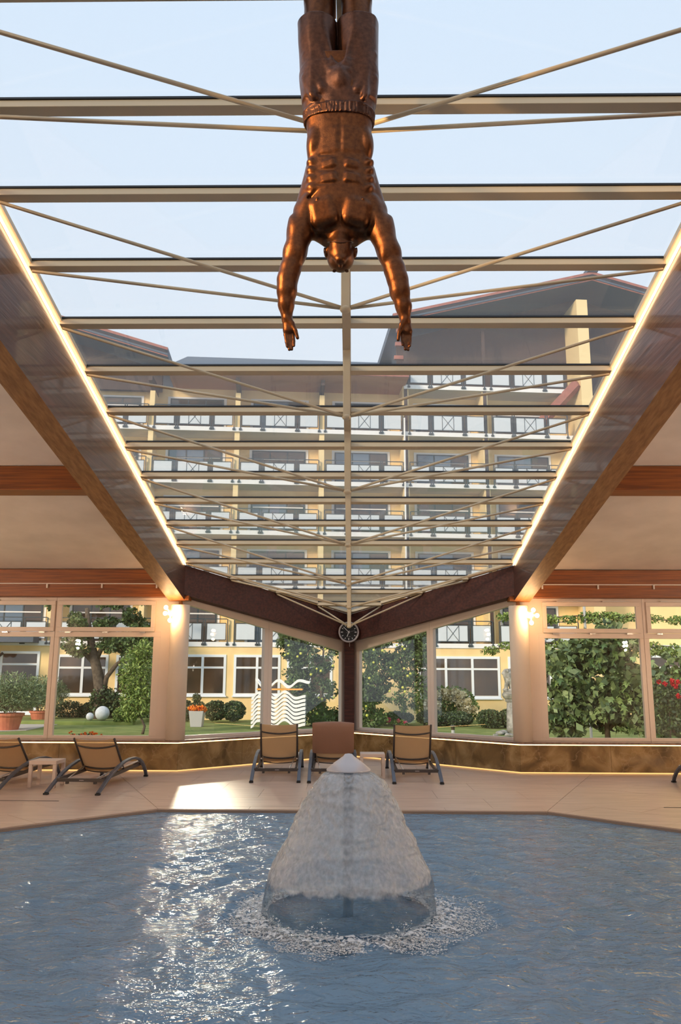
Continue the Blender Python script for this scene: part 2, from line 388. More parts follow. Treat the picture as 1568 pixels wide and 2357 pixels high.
def area(p): return abs(sum(p[i][0] * p[(i + 1) % len(p)][1] - p[(i + 1) % len(p)][0] * p[i][1] for i in range(len(p)))) / 2
ZONES = [   # convex ccw polygons, tile rotation
    ([(-2.3, 10.38), (2.42, 10.38), (4.12, 14.42), (0.06, 18.4), (-4.0, 14.42)], 0.0),
    ([(2.424, 10.38), (5.02, 7.8), (XS, 7.8), (XS, 14.42), (4.124, 14.42)], -R(45)),
    ([(-2.304, 10.38), (-4.004, 14.42), (-XS, 14.42), (-XS, 7.8), (-4.9, 7.8)], R(45))]
MB_ = MB
b = MB()
ring = POOL
outer = [(-XS, 14.45), (XS, 14.45), (XS, YB), (-XS, YB)]
for q in ([(-XS, 7.8), (-4.83, 7.8), (-2.3, 10.33), (-2.3, 14.45), (-XS, 14.45)], [(4.95, 7.8), (XS, 7.8), (XS, 14.45), (2.42, 14.45), (2.42, 10.33)],
          [(-2.3, 10.33), (2.42, 10.33), (2.42, 14.45), (0, 17.6), (-2.3, 14.45)], [(-3.0, 14.45), (-2.3, 14.45), (0, 17.6)], [(2.42, 14.45), (3.0, 14.45), (0, 17.6)],
          [(-XS, YB), (-4.83, YB), (-4.83, 7.8), (-XS, 7.8)], [(4.95, YB), (XS, YB), (XS, 7.8), (4.95, 7.8)], [(-4.83, YB), (4.95, YB), (4.95, -4.5), (-4.83, -4.5)]):
    b.prism([(x, y, -0.16) for x, y in q], (0, 0, 0.15))
FLOOR = meta(b.build('floor', M['grout']), 'beige stone deck around the indoor pool', 'floor', kind='structure')
for poly, rot in ZONES:
    sx_, sy_ = 1.2, 0.8; c, s = math.cos(rot), math.sin(rot)
    for i in range(-22, 23):
        for j in range(-28, 29):
            x0, y0 = i * sx_ + (0.6 if j % 2 else 0.0), j * sy_ + 0.18
            cell = [(x0, y0), (x0 + sx_, y0), (x0 + sx_, y0 + sy_), (x0, y0 + sy_)]
            cell = [(x * c - y * s, x * s + y * c) for x, y in cell]
            for k in range(len(poly)):
                cell = clip(cell, (poly[k], poly[(k + 1) % len(poly)]))
                if len(cell) < 3: break
            if len(cell) < 3 or area(cell) < 0.004: continue
            cell = inset(cell, 0.0018)
            if len(cell) < 3: continue
            b = MB(); dz = rnd.uniform(-0.0012, 0.0008)
            b.prism([(x, y, -0.012) for x, y in cell], (0, 0, 0.012 + dz))
            b.build('tile', M['tile'] if rot == 0 else M['tile_diag'], FLOOR)
# overflow edge of the pool: thin dark slot and stone lip
b = MB()
for i in range(len(POOL)):
    p, q = Vector((*POOL[i], 0)), Vector((*POOL[(i + 1) % len(POOL)], 0)); b.bar(p + Vector((0, 0, -0.02)), q + Vector((0, 0, -0.02)), 0.05, 0.036)
b.build('pool_lip', M['grout'], FLOOR)
b = MB()
for x0, x1, y in ((-8.6, -3.72, 10.95), (3.95, 8.6, 10.72)): b.box(x0, x1, y - 0.012, y + 0.012, -0.004, 0.0025)
b.build('slot_drain', M['slot'], FLOOR)

# pool basin and water
b = MB(); n = len(POOL)
b.add([(x, y, -1.35) for x, y in POOL], [tuple(range(n - 1, -1, -1))])
for i in range(n):
    (x0, y0), (x1, y1) = POOL[i], POOL[(i + 1) % n]
    b.add([(x0, y0, -1.35), (x1, y1, -1.35), (x1, y1, -0.03), (x0, y0, -0.03)], [(0, 1, 2, 3)])
b.prism([(-2.2, 10.32, -1.35), (2.3, 10.32, -1.35), (2.3, 9.75, -1.35), (-2.2, 9.75, -1.35)], (0, 0, 1.1))
meta(fixnormals(b.build('pool_basin', M['pool_tile'])), 'blue tiled basin below the pool water', 'pool', kind='structure')

# marble bench wall with panels, sill and two hidden light lines
WL = [(-XS, 14.3), (-2.9, 14.3), (0.0, 17.2), (2.9, 14.3), (XS, 14.3)]
NAMES = [('wall_left', 'brown marble plinth wall under the left front windows'), ('wall_back_left', 'brown marble plinth wall under the left corner windows'),
         ('wall_back_right', 'brown marble plinth wall under the right corner windows'), ('wall_right', 'brown marble plinth wall under the right front windows')]
SEG = [1.95, 1.37, 1.37, 1.62]
for k in range(4):
    a, c = Vector((*WL[k], 0)), Vector((*WL[k + 1], 0)); d = (c - a).normalized(); nrm = Vector((-d.y, d.x, 0)); L = (c - a).length
    b = MB(); b.bar(a + nrm * 0.21 + Vector((0, 0, 0.24)), c + nrm * 0.21 + Vector((0, 0, 0.24)), 0.30, 0.46)
    w = meta(b.build(NAMES[k][0], M['plaster']), NAMES[k][1], 'wall', kind='structure')
    npan = max(2, round(L / SEG[k])); 
    for i in range(npan):
        p, q = a + d * (L * i / npan + 0.0025), a + d * (L * (i + 1) / npan - 0.0025)
        b = MB(); b.bar(p + nrm * 0.03 + Vector((0, 0, 0.244)), q + nrm * 0.03 + Vector((0, 0, 0.244)), 0.06, 0.432)
        b.build('marble_panel', M['marble'], w)
    b = MB(); b.bar(a + nrm * 0.045 + Vector((0, 0, 0.012)), c + nrm * 0.045 + Vector((0, 0, 0.012)), 0.02, 0.016)
    b.build('toe_light', M['led_toe'], w)
    b = MB(); b.bar(a + nrm * 0.028 + Vector((0, 0, 0.468)), c + nrm * 0.028 + Vector((0, 0, 0.468)), 0.02, 0.012)
    b.build('sill_light', M['led_sill'], w)
    # sill board
    o0 = -0.05; o1 = 0.34; mit = math.tan(R(22.5))
    sg0 = {0: 0, 1: -1, 2: 1, 3: -1}[k]; sg1 = {0: -1, 1: 1, 2: -1, 3: 0}[k]
    P = [a + nrm * o0 + d * (sg0 * o0 * (1 if k == 2 else mit) * -1), c + nrm * o0 + d * (sg1 * o0 * (1 if k == 1 else mit)),
         c + nrm * o1 + d * (sg1 * o1 * (1 if k == 1 else mit)), a + nrm * o1 + d * (sg0 * o1 * (1 if k == 2 else mit) * -1)]
    b = MB(); b.prism([p + Vector((0, 0, 0.482)) for p in P], (0, 0, 0.034))
    meta(b.build('trim_%d' % (k + 1), M['sill'], bevel=0.004), 'polished stone sill on the ' + NAMES[k][1].split('brown ')[1].replace('marble plinth wall ', 'plinth '), 'sill', kind='structure')

# windows
def window(name, label, P0, d, s0, s1, zb, ztop, panes, vent=None, thick=0.09):
    """P0 origin on plane, d direction along it, ztop(s); panes: list of (s0,s1,z0,z1fn)"""
    d = Vector((d[0], d[1], 0)); nrm = Vector((-d.y, d.x, 0)); P0 = Vector((P0[0], P0[1], 0))
    w = thing(name, label, 'window', P0 + d * ((s0 + s1) / 2) + Vector((0, 0, zb)), kind='structure')
    at = lambda s, z, o=0.0: P0 + d * s + nrm * o + Vector((0, 0, z))
    def member(nm, pts, o=-0.045, t=thick): b = MB(); b.prism([at(s, z, o) for s, z in pts], nrm * t); fixnormals(b.build(nm, M['frame'], w, bevel=0.004))
    ps = sorted(panes); 
    member('sill_rail', [(s0, zb), (s1, zb), (s1, ps[0][2]), (s0, ps[0][2])])
    xs = [s0] + [v for p in ps for v in (p[0], p[1])] + [s1]
    zt = ps[0][3]
    member('head_rail', [(s0, zt(s0)), (s1, zt(s1)), (s1, ztop(s1)), (s0, ztop(s0))])
    for i in range(0, len(xs), 2):
        a, c = xs[i], xs[i + 1]
        if c - a > 0.01: member('stile', [(a, ps[0][2]), (c, ps[0][2]), (c, zt(c)), (a, zt(a))])
    for p in ps:
        b = MB(); b.prism([at(p[0] - 0.01, p[2] - 0.01, 0.0), at(p[1] + 0.01, p[2] - 0.01, 0.0), at(p[1] + 0.01, p[3](p[1]) + 0.01, 0.0), at(p[0] - 0.01, p[3](p[0]) + 0.01, 0.0)], nrm * 0.016)
        fixnormals(b.build('pane', M['glass'], w))
    if vent:
        a, c, z0, z1 = vent; e = 0.075
        for q in ([(a, z0), (c, z0), (c, z0 + e), (a, z0 + e)], [(a, z1 - e), (c, z1 - e), (c, z1), (a, z1)], [(a, z0 + e), (a + e, z0 + e), (a + e, z1 - e), (a, z1 - e)], [(c - e, z0 + e), (c, z0 + e), (c, z1 - e), (c - e, z1 - e)]):
            member('vent_sash', q, -0.075, 0.06)
        b = MB(); b.prism([at(a + e - 0.005, z0 + e - 0.005, -0.05), at(c - e + 0.005, z0 + e - 0.005, -0.05), at(c - e + 0.005, z1 - e + 0.005, -0.05), at(a + e - 0.005, z1 - e + 0.005, -0.05)], nrm * 0.016)
        fixnormals(b.build('pane', M['glass'], w))
        for t in (0.12, 0.5, 0.88):
            s = a + (c - a) * t; b = MB(); b.bar(at(s - 0.05, z0 - 0.015, -0.085), at(s + 0.05, z0 - 0.015, -0.085), 0.02, 0.025); b.build('hinge', M['chrome'], w)
        for t0, t1 in ((0.15, 0.42), (0.62, 0.9)):
            b = MB(); b.bar(at(a + (c - a) * t0, z1 + 0.012, -0.08), at(a + (c - a) * t1, z1 + 0.012, -0.08), 0.02, 0.016); b.build('vent_stay', M['white_metal'], w)
    return w
YW = 14.66
def front(name, label, s0, s1, p0, p1, v0, v1):
    zl = lambda s: 2.27; zt = lambda s: 2.96
    w = window(name, label, (0, YW), (1, 0), s0, s1, 0.515, lambda s: 2.36, [(p0, p1, 0.565, zl)], vent=(v0, v1, 2.365, 2.91))
    b = MB(); b.box(s0, s1, YW - 0.045, YW + 0.045, 2.90, 2.97); b.build('top_rail', M['frame'], w)
    for x0, x1 in ((s0, v0 + 0.01), (v1 - 0.01, s1)):
        if x1 - x0 > 0.02: b = MB(); b.box(x0, x1, YW - 0.045, YW + 0.045, 2.36, 2.90); b.build('stile', M['frame'], w)
front('window_1', 'second front window left of the left column, cut by the frame edge', -7.08, -5.27, -7.0, -5.34, -7.02, -5.28)
front('window_2', 'large cream front window directly left of the left column', -5.265, -3.36, -5.185, -3.49, -5.23, -3.47)
front('window_7', 'large cream front window directly right of the right column', 3.36, 5.225, 3.475, 5.155, 3.45, 5.18)
front('window_8', 'second front window right of the right column, cut by the frame edge', 5.23, 7.08, 5.32, 7.0, 5.29, 7.02)
q = math.sqrt(0.5)
ztf = lambda t: 3.12 - 0.176 * t
zpf = lambda t: 2.868 - 0.19 * t
# left corner windows: t from the column towards the apex; right ones: t from the apex so that the face turns inward
window('window_3', 'sloping corner window next to the left column', (-3.0, 14.62), (q, q), -0.05, 1.984, 0.515, ztf, [(0.03, 1.885, 0.565, zpf)])
window('window_4', 'sloping corner window left of the dark corner post', (-3.0, 14.62), (q, q), 1.986, 4.08, 0.515, ztf, [(2.083, 3.965, 0.565, zpf)])
LT = 3.0 * math.sqrt(2)
window('window_5', 'sloping corner window right of the dark corner post', (0, 17.62), (q, -q), LT - 4.08, LT - 1.986, 0.515, lambda t: ztf(LT - t), [(LT - 3.90, LT - 2.06, 0.565, lambda t: zpf(LT - t))])
window('window_6', 'sloping corner window next to the right column', (0, 17.62), (q, -q), LT - 1.984, LT + 0.05, 0.515, lambda t: ztf(LT - t), [(LT - 1.90, LT - 0.03, 0.565, lambda t: zpf(LT - t))])
b = MB(); b.box(-0.105, 0.105, 17.33, 17.62, 0.516, 2.36)
meta(b.build('corner_post', M['dark_wood_diag'], bevel=0.012), 'dark brown post in the window corner below the clock', 'post', kind='structure')

for sgn, nm in ((-1, 'left'), (1, 'right')):
    b = MB(); b.prism([(sgn * 3.362, 14.615, 0.516), (sgn * 3.362, 14.74, 0.516), (sgn * 3.03, 14.74, 0.516), (sgn * 2.96, 14.67, 0.516), (sgn * 3.02, 14.615, 0.516)], (0, 0, 2.6))
    meta(fixnormals(b.build('corner_mullion', M['frame'])), 'cream window mullion hidden behind the %s column' % nm, 'mullion', kind='structure')

# columns
for sgn, nm in ((-1, 'left'), (1, 'right')):
    cx = sgn * 2.985; cyy = 14.42
    c = thing('column', 'round plastered column carrying the %s roof beam' % nm, 'column', (cx, cyy, 0.516), kind='structure')
    b = MB(); b.lathe([(0.166, 0.0), (0.166, 2.30), (0.160, 2.306)], (cx, cyy, 0.516), 40); o = b.build('shaft', M['plaster'], c, smooth=False)
    for p in o.data.polygons: p.use_smooth = len(p.vertices) == 4 and abs(p.normal.z) < 0.3
    b = MB(); b.lathe([(0.035, 0.0), (0.035, 0.09)], (cx, cyy, 2.82), 16); b.build('pin', M['pine'], c, smooth=True)
    b = MB(); b.box(cx - 0.16, cx + 0.16, cyy - 0.10, cyy + 0.14, 2.90, 2.985); b.build('bearing_block', M['orange_wood'], c, bevel=0.006)

# long roof beams
for sgn, nm in ((-1, 'left'), (1, 'right')):
    b = MB(); x0, x1 = (sgn * 2.905, sgn * 3.19); YS = [14.42, YR, YB]
    for i in range(2):
        ya, yb = YS[i], YS[i + 1]
        pr = [(x0, ya, beamz(ya)), (x0, yb, beamz(yb)), (x0, yb, roofz(yb) - 0.012), (x0, ya, roofz(ya) - 0.012)]
        b.prism(pr, (x1 - x0, 0, 0))
    o = fixnormals(b.build('roof_beam', [M['dark_wood'], M['pine']]))
    for p in o.data.polygons: p.material_index = 1 if p.normal.z < -0.7 else 0
    meta(o, 'long sloping glulam roof beam on the %s side of the skylight' % nm, 'beam', kind='structure')
    b = MB()
    for i in range(2):
        ya, yb = (14.2, YR) if i == 0 else (YR, YB + 0.4); b.bar((sgn * 2.889, ya, roofz(ya) - 0.032), (sgn * 2.889, yb, roofz(yb) - 0.032), 0.014, 0.018)
    meta(b.build('led_strip', M['led']), 'glowing light line along the top of the %s roof beam' % nm, 'light', 'light lines on the roof beams')
# apex beams down to the clock
for sgn, nm in ((-1, 'left'), (1, 'right')):
    a = Vector((sgn * 2.915, 14.285, 0)); c = Vector((0.0, 17.2, 0)); d = (c - a).normalized(); nrm = Vector((-d.y, d.x, 0)) * (1 if sgn < 0 else -1)
    o = 0.0; e2 = 0.2
    zb0, zb1 = 2.998, 2.30
    P = [a + Vector((0, 0, zb0)), c + Vector((0, 0, zb1)), c + Vector((0, 0, roofz(17.2) - 0.012)), a + Vector((0, 0, roofz(14.285) - 0.012))]
    Q = [a + nrm * e2 + d * (-e2 * math.tan(R(22.5))) + Vector((0, 0, zb0)), c + nrm * e2 + d * e2 + Vector((0, 0, zb1)), c + nrm * e2 + d * e2 + Vector((0, 0, roofz(17.2) - 0.012)), a + nrm * e2 + d * (-e2 * math.tan(R(22.5))) + Vector((0, 0, roofz(14.285) - 0.012))]
    b = MB(); b.hexa(P + Q); ob = fixnormals(b.build('corner_beam', M['dark_wood_diag']))
    meta(ob, 'dark stained beam running down from the %s column to the clock' % nm, 'beam', kind='structure')

# skylight: purlins, gaskets, panes, spine, edge frames
SKY = thing('skylight', 'sloping glass roof of horizontal beige bars above the pool', 'skylight', (0, 14.3, 3.53), kind='structure')
PUR = [5.12, 5.92, 6.74, 7.56, 8.37, 9.2, 10.03, 10.86, 11.67, 12.49, 13.29, 14.14, 14.97, 15.75, 16.52]
top = [4.30, 3.48, 2.66, 1.84]
al = math.atan(SL); nU = Vector((0, math.sin(al), math.cos(al))); sd_ = Vector((0, -math.cos(al), math.sin(al)))
def halfw(Y): return 2.86 if Y <= 14.25 else 17.2 - Y - 0.03
ALLP = sorted(top + PUR)
for Y in ALLP:
    w = halfw(Y); z = roofz(Y)
    b = MB(); c = Vector((0, Y, z)) - nU * 0.005
    b.bar(c + Vector((-w, 0, 0)), c + Vector((w, 0, 0)), 0.088, 0.066, up=nU); b.build('purlin', M['purlin'], SKY, bevel=0.004)
    b = MB(); c = Vector((0, Y, z)) + nU * 0.036 + sd_ * 0.02
    b.bar(c + Vector((-w, 0, 0)), c + Vector((w, 0, 0)), 0.07, 0.018, up=nU); b.build('gasket', M['gasket'], SKY)
YE = ALLP + [17.12]
for i in range(len(YE) - 1):
    y0, y1 = YE[i], YE[i + 1]
    for sg in (-1, 1):
        w0, w1 = halfw(y0) + 0.03, max(halfw(y1) + 0.03, 0.01)
        pts = [(0.004, y0), (w0, y0), (w1, y1), (0.004, y1)]
        if y0 < 14.25 < y1: pts = [(0.004, y0), (w0, y0), (2.89, 14.29), (w1, y1), (0.004, y1)]
        b = MB(); b.prism([Vector((sg * x, y, roofz(y))) + nU * 0.046 for x, y in pts], nU * 0.014)
        fixnormals(b.build('pane', M['roofglass'], SKY))
# roof continues over the ridge behind the camera
b = MB(); b.prism([Vector((x, y, roofz(y) + 0.05)) for x, y in ((-2.9, 1.84), (2.9, 1.84), (2.9, YR), (-2.9, YR))], (0, 0, 0.02))
b.prism([Vector((x, y, roofz(y) + 0.05)) for x, y in ((-2.9, YR), (2.9, YR), (2.9, YB), (-2.9, YB))], (0, 0, 0.02))
fixnormals(b.build('rear_pane', M['roofglass'], SKY))
b = MB(); b.bar(Vector((0, 17.1, roofz(17.1))) - nU * 0.01, Vector((0, YR, roofz(YR))) - nU * 0.01, 0.085, 0.07, up=nU); b.build('spine_beam', M['purlin'], SKY, bevel=0.004)
for sg in (-1, 1):
    b = MB(); b.bar(Vector((sg * 2.865, 14.25, roofz(14.25))) + nU * 0.02, Vector((sg * 2.865, YR, roofz(YR))) + nU * 0.02, 0.05, 0.045, up=nU)
    a = Vector((sg * 2.87, 14.28, roofz(14.28))); c = Vector((0, 17.15, roofz(17.15)))
    b.bar(a + nU * 0.02, c + nU * 0.02, 0.07, 0.05, up=nU); b.build('edge_frame', M['purlin'], SKY)

# king posts with four tie rods each
ORD = ['behind the diver', 'above the diver\'s fingertips', 'third from the ridge', 'fourth from the ridge', 'fifth from the ridge', 'second from the clock', 'nearest to the clock']
T_ALL = [4.30] + PUR
for k, (ia, zn) in enumerate(((0, 5.06), (2, 4.595), (4, 4.188), (6, 3.783), (8, 3.394), (10, 3.02), (12, 2.80), (14, 2.56))):
    ya, yb = T_ALL[ia], T_ALL[ia + 1]; ym = (ya + yb) / 2
    lab = ['king post and tie rods crossing behind the diver\'s waist', 'king post and tie rods crossing behind the diver\'s forearms', 'king post and tie rods third below the diver', 'king post and tie rods fourth of the row towards the clock',
           'king post and tie rods fifth of the row towards the clock', 'king post and tie rods third above the clock', 'king post and tie rods second above the clock', 'short tie rods running along the corner beams to the clock'][k]
    t = thing('king_post_truss', lab, 'truss', (0, ym, zn), group='tie rod trusses under the skylight', kind='structure')
    b = MB(); b.bar((0, ym, roofz(ym) - 0.03), (0, ym, zn), 0.072, 0.072, up=(0, 1, 0)); b.build('post', M['purlin'], t, bevel=0.004)
    b = MB(); b.sphere((0, ym, zn), 0.048, 12, 8, sc=(1, 1, 0.7)); b.build('node', M['purlin'], t, smooth=True)
    for sg in (-1, 1):
        for y in (ya, yb):
            w = halfw(y) - 0.02; b = MB(); b.tube([(0, ym, zn + 0.005), (sg * w, y, roofz(y) - 0.05)], 0.0155, 8); b.build('rod', M['purlin'], t, smooth=True)

# side ceilings, cross beams
for sgn, nm in ((-1, 'left'), (1, 'right')):
    b = MB()
    for ya, yb in ((14.75, YR), (YR, YB)):
        b.prism([(sgn * 3.17, ya, ceilz(ya)), (sgn * XS, ya, ceilz(ya)), (sgn * XS, yb, ceilz(yb)), (sgn * 3.17, yb, ceilz(yb))], (0, 0, 0.06))
    c = meta(fixnormals(b.build('ceiling_' + nm, M['ceiling'])), 'sloping white board ceiling on the %s side' % nm, 'ceiling', kind='structure')
    b = MB(); b.box(*sorted((sgn * 3.0, sgn * XS)), 14.40, 14.72, 2.972, 3.46)
    o = meta(b.build('cross_beam', M['orange_wood'], bevel=0.008), 'orange timber beam above the %s front windows' % nm, 'beam', kind='structure')
    b = MB(); b.box(*sorted((sgn * 3.19, sgn * XS)), 10.5, 10.88, 4.015, 4.34)
    o = meta(b.build('cross_beam', M['orange_wood'], bevel=0.008), 'brown timber beam halfway up the %s ceiling' % nm, 'beam', kind='structure')
    # track rail with little brackets on the lower beam
    t = thing('track_rail', 'thin white rail fixed along the orange beam on the %s' % nm, 'rail', (sgn * 3.35, 14.38, 3.2), group='white rails on the front beams')
    b = MB(); b.box(*sorted((sgn * 3.3, sgn * 8.5)), 14.372, 14.4, 3.19, 3.205); b.build('rail', M['white_metal'], t)
    for i in range(4):
        x = sgn * (3.42 + 0.98 * i); b = MB(); b.box(x - 0.012, x + 0.012, 14.368, 14.4, 3.12, 3.19); b.build('bracket', M['white_metal'], t)

# walls the photograph does not show but the pool mirrors
b = MB(); b.box(-XS, XS, YB - 0.2, YB, -0.01, 4.0); meta(b.build('wall_front', M['dark_wood_diag']), 'plain dark timber wall behind the photographer', 'wall', kind='structure')
for sgn, nm in ((-1, 'west'), (1, 'east')):
    b = MB(); b.prism([(sgn * XS, y, z) for y, z in ((YB, -0.01), (14.7, -0.01), (14.7, ceilz(14.7)), (YR, ceilz(YR)), (YB, ceilz(YB)))], (sgn * 0.2, 0, 0))
    meta(fixnormals(b.build('wall_' + nm, M['plaster'])), 'plain cream wall closing the pool hall on the %s' % ('left' if sgn < 0 else 'right'), 'wall', kind='structure')

# ------------------------------------------------------------------ wall lamps
for sgn, nm in ((-1, 'left'), (1, 'right')):
    P = [onY(x, y, 14.17) for x, y in (((382, 1398), (405, 1398), (381, 1412), (403, 1412), (391.5, 1428)) if sgn < 0 else ((1208, 1404), (1228, 1404), (1215, 1417), (1236, 1417), (1223.5, 1434)))]
    hub = onY(392.5, 1411, 14.185) if sgn < 0 else onY(1222, 1416, 14.185)
    t = thing('wall_lamp', 'cluster lamp of five glowing bulbs on the %s column' % nm, 'lamp', hub, group='bulb lamps on the columns')
    b = MB(); b.tube([hub + Vector((0, 0.10 if sgn < 0 else 0.12, 0)), hub], 0.05, 16); b.build('back_plate', M['white_metal'], t)
    b = MB(); b.sphere(hub + Vector((0, -0.01, 0)), 0.03, 12, 8); b.build('hub', M['white_metal'], t, smooth=True)
    for k, p in enumerate(P):
        p = p + Vector((0, [-0.0, -0.0, -0.03, -0.03, -0.01][k], 0)); d = (p - hub); L = d.length; d.normalize()
        b = MB(); b.tube([hub, hub + d * (L - 0.045)], 0.013, 8); b.build('socket', M['white_metal'], t)
        b = MB(); b.sphere(hub + d * (L - 0.002), 0.037, 14, 10); b.build('bulb', M['bulb'], t, smooth=True)

# bulb lamps added out of view to light the hall, mirrored by panes and water
M['bulb_fill'] = emitter('warm_fill_bulb', (1.0, 0.80, 0.60), 800.0)
for x, y, z, lab in ((-8.9, 9.5, 2.5, 'added bulb lamp on the left side wall near the windows'), (8.9, 9.5, 2.5, 'added bulb lamp on the right side wall near the windows'), (-8.9, 3.0, 2.6, 'added bulb lamp in the middle of the left side wall'), (8.9, 3.0, 2.6, 'added bulb lamp in the middle of the right side wall'),
                  (-5.4, -10.9, 2.6, 'left added bulb lamp on the wall behind the photographer'), (5.4, -10.9, 2.6, 'right added bulb lamp on the wall behind the photographer')):
    t = thing('wall_lamp', lab, 'lamp', (x, y, z)); nx_ = Vector((-x, 0, 0)).normalized() if abs(x) > 5 else Vector((0, 1, 0)); si = nx_.cross(Vector((0, 0, 1))); hub = Vector((x, y, z)) + nx_ * 0.12
    b = MB(); b.tube([hub - nx_ * 0.13, hub], 0.05, 16); b.build('back_plate', M['white_metal'], t)
    for u, v in ((-0.09, 0.09), (0.09, 0.09), (-0.11, 0.0), (0.11, 0.0), (0, -0.11)):
        b = MB(); b.tube([hub, hub + si * u * 0.7 + Vector((0, 0, v * 0.7))], 0.013, 8); b.build('socket', M['white_metal'], t)
        b = MB(); b.sphere(hub + si * u * 1.2 + Vector((0, 0, v * 1.2)) + nx_ * 0.02, 0.038, 14, 10); b.build('bulb', M['bulb_fill'], t, smooth=True)

# ------------------------------------------------------------------ clock
M['clock_case'] = mat('satin_aluminium', srgb(176, 168, 168), 0.35, 0.6)
M['clock_face'] = mat('black_dial', (0.006, 0.006, 0.007), 0.35)
M['clock_mark'] = mat('white_dial_print', srgb(235, 235, 235), 0.5)
CC = onY(803, 1455, 16.93)
t = thing('clock', 'round black wall clock with silver rim in the beam corner', 'clock', CC)
def ring(b, c, r0, r1, y0, y1, n=48):
    vs = []; fs = []
    for r, y in ((r0, y0), (r1, y0), (r1, y1), (r0, y1)):
        for k in range(n): a = 2 * math.pi * k / n; vs.append((c.x + r * math.cos(a), c.y + y, c.z + r * math.sin(a)))
    for q in range(4):
        for k in range(n): fs.append((q * n + k, q * n + (k + 1) % n, ((q + 1) % 4) * n + (k + 1) % n, ((q + 1) % 4) * n + k))
    b.add(vs, fs)
b = MB(); ring(b, CC, 0.180, 0.213, -0.03, 0.05); fixnormals(b.build('rim', M['clock_case'], t, bevel=0.006))
b = MB(); b.tube([CC + Vector((0, 0.05, 0)), CC + Vector((0, 0.0, 0))], 0.185, 48); b.build('dial', M['clock_face'], t)
for h in range(12):
    a = R(90 - 30 * h); d = Vector((math.cos(a), 0, math.sin(a))); L = 0.042 if h % 3 == 0 else 0.032; w = 0.014 if h % 3 == 0 else 0.010
    b = MB(); b.bar(CC + d * (0.162 - L) + Vector((0, -0.002, 0)), CC + d * 0.162 + Vector((0, -0.002, 0)), w, 0.004, up=(0, 1, 0)); b.build('hour_mark', M['clock_mark'], t)
def hand(nm, ang, L, back, w, y):
    a = R(90 - ang); d = Vector((math.cos(a), 0, math.sin(a))); b = MB(); b.bar(CC - d * back + Vector((0, y, 0)), CC + d * L + Vector((0, y, 0)), w, 0.003, up=(0, 1, 0)); b.build(nm, M['clock_mark'] if nm != 'second_hand' else M['clock_case'], t)
hand('hour_hand', 201, 0.10, 0.03, 0.012, -0.008); hand('minute_hand', 314, 0.155, 0.03, 0.009, -0.012); hand('second_hand', 75, 0.14, 0.06, 0.003, -0.016)
b = MB(); b.box(CC.x - 0.005, CC.x + 0.035, CC.y - 0.003, CC.y, CC.z - 0.092, CC.z - 0.086); b.build('dial_print', M['clock_case'], t)
b = MB(); b.bar(CC + Vector((0, 0.05, 0)), CC + Vector((0, 0.2, 0)), 0.12, 0.12); b.build('bracket', M['gasket'], t)
b = MB(); b.tube([CC + Vector((0.015, 0.12, -0.1)), CC + Vector((0.018, 0.14, -0.29))], 0.006, 6); b.build('cable', M['clock_case'], t)

# ------------------------------------------------------------------ sun loungers
M['anthracite'] = mat('anthracite_aluminium', srgb(92, 98, 110), 0.36, 0.35)
M['brown_alu'] = mat('brown_grey_aluminium', srgb(72, 66, 64), 0.4, 0.3)
M['rubber'] = mat('black_rubber_foot', (0.008, 0.008, 0.009), 0.6)
M['cover'] = mat('brown_leatherette', srgb(150, 114, 94), 0.55, bump=0.1, bscale=60.0)
def sling_mat(nm, col, open_):
    m = bpy.data.materials.new(nm); m.use_nodes = True; nt = m.node_tree; nt.nodes.clear(); o = N(nt, 'ShaderNodeOutputMaterial')
    d = N(nt, 'ShaderNodeBsdfDiffuse'); d.inputs[0].default_value = (*col, 1); tl = N(nt, 'ShaderNodeBsdfTranslucent'); tl.inputs[0].default_value = (*col, 1); tp = N(nt, 'ShaderNodeBsdfTransparent')
    a = N(nt, 'ShaderNodeMixShader'); a.inputs[0].default_value = 0.35; c = N(nt, 'ShaderNodeMixShader'); c.inputs[0].default_value = open_
    nt.links.new(d.outputs[0], a.inputs[1]); nt.links.new(tl.outputs[0], a.inputs[2]); nt.links.new(a.outputs[0], c.inputs[1]); nt.links.new(tp.outputs[0], c.inputs[2]); nt.links.new(c.outputs[0], o.inputs[0]); return m
M['sling'] = sling_mat('tan_mesh_sling', srgb(220, 190, 150), 0.22)
M['sling_seat'] = sling_mat('cream_mesh_sling', srgb(222, 196, 176), 0.05)
ARC = [(0.0, 0.02), (0.10, 0.062), (0.28, 0.137), (0.52, 0.225), (0.80, 0.295), (1.06, 0.338), (1.32, 0.355), (1.54, 0.347), (1.74, 0.312), (1.91, 0.247), (2.04, 0.165), (2.13, 0.08), (2.165, 0.02)]
def curved_bar(b, x0, x1, y, z, sag, back, w, n=10):
    p = [Vector((x0 + (x1 - x0) * i / n, y - back * 4 * (i / n) * (1 - i / n), z - sag * 4 * (i / n) * (1 - i / n))) for i in range(n + 1)]; b.tube(p, w, 8)
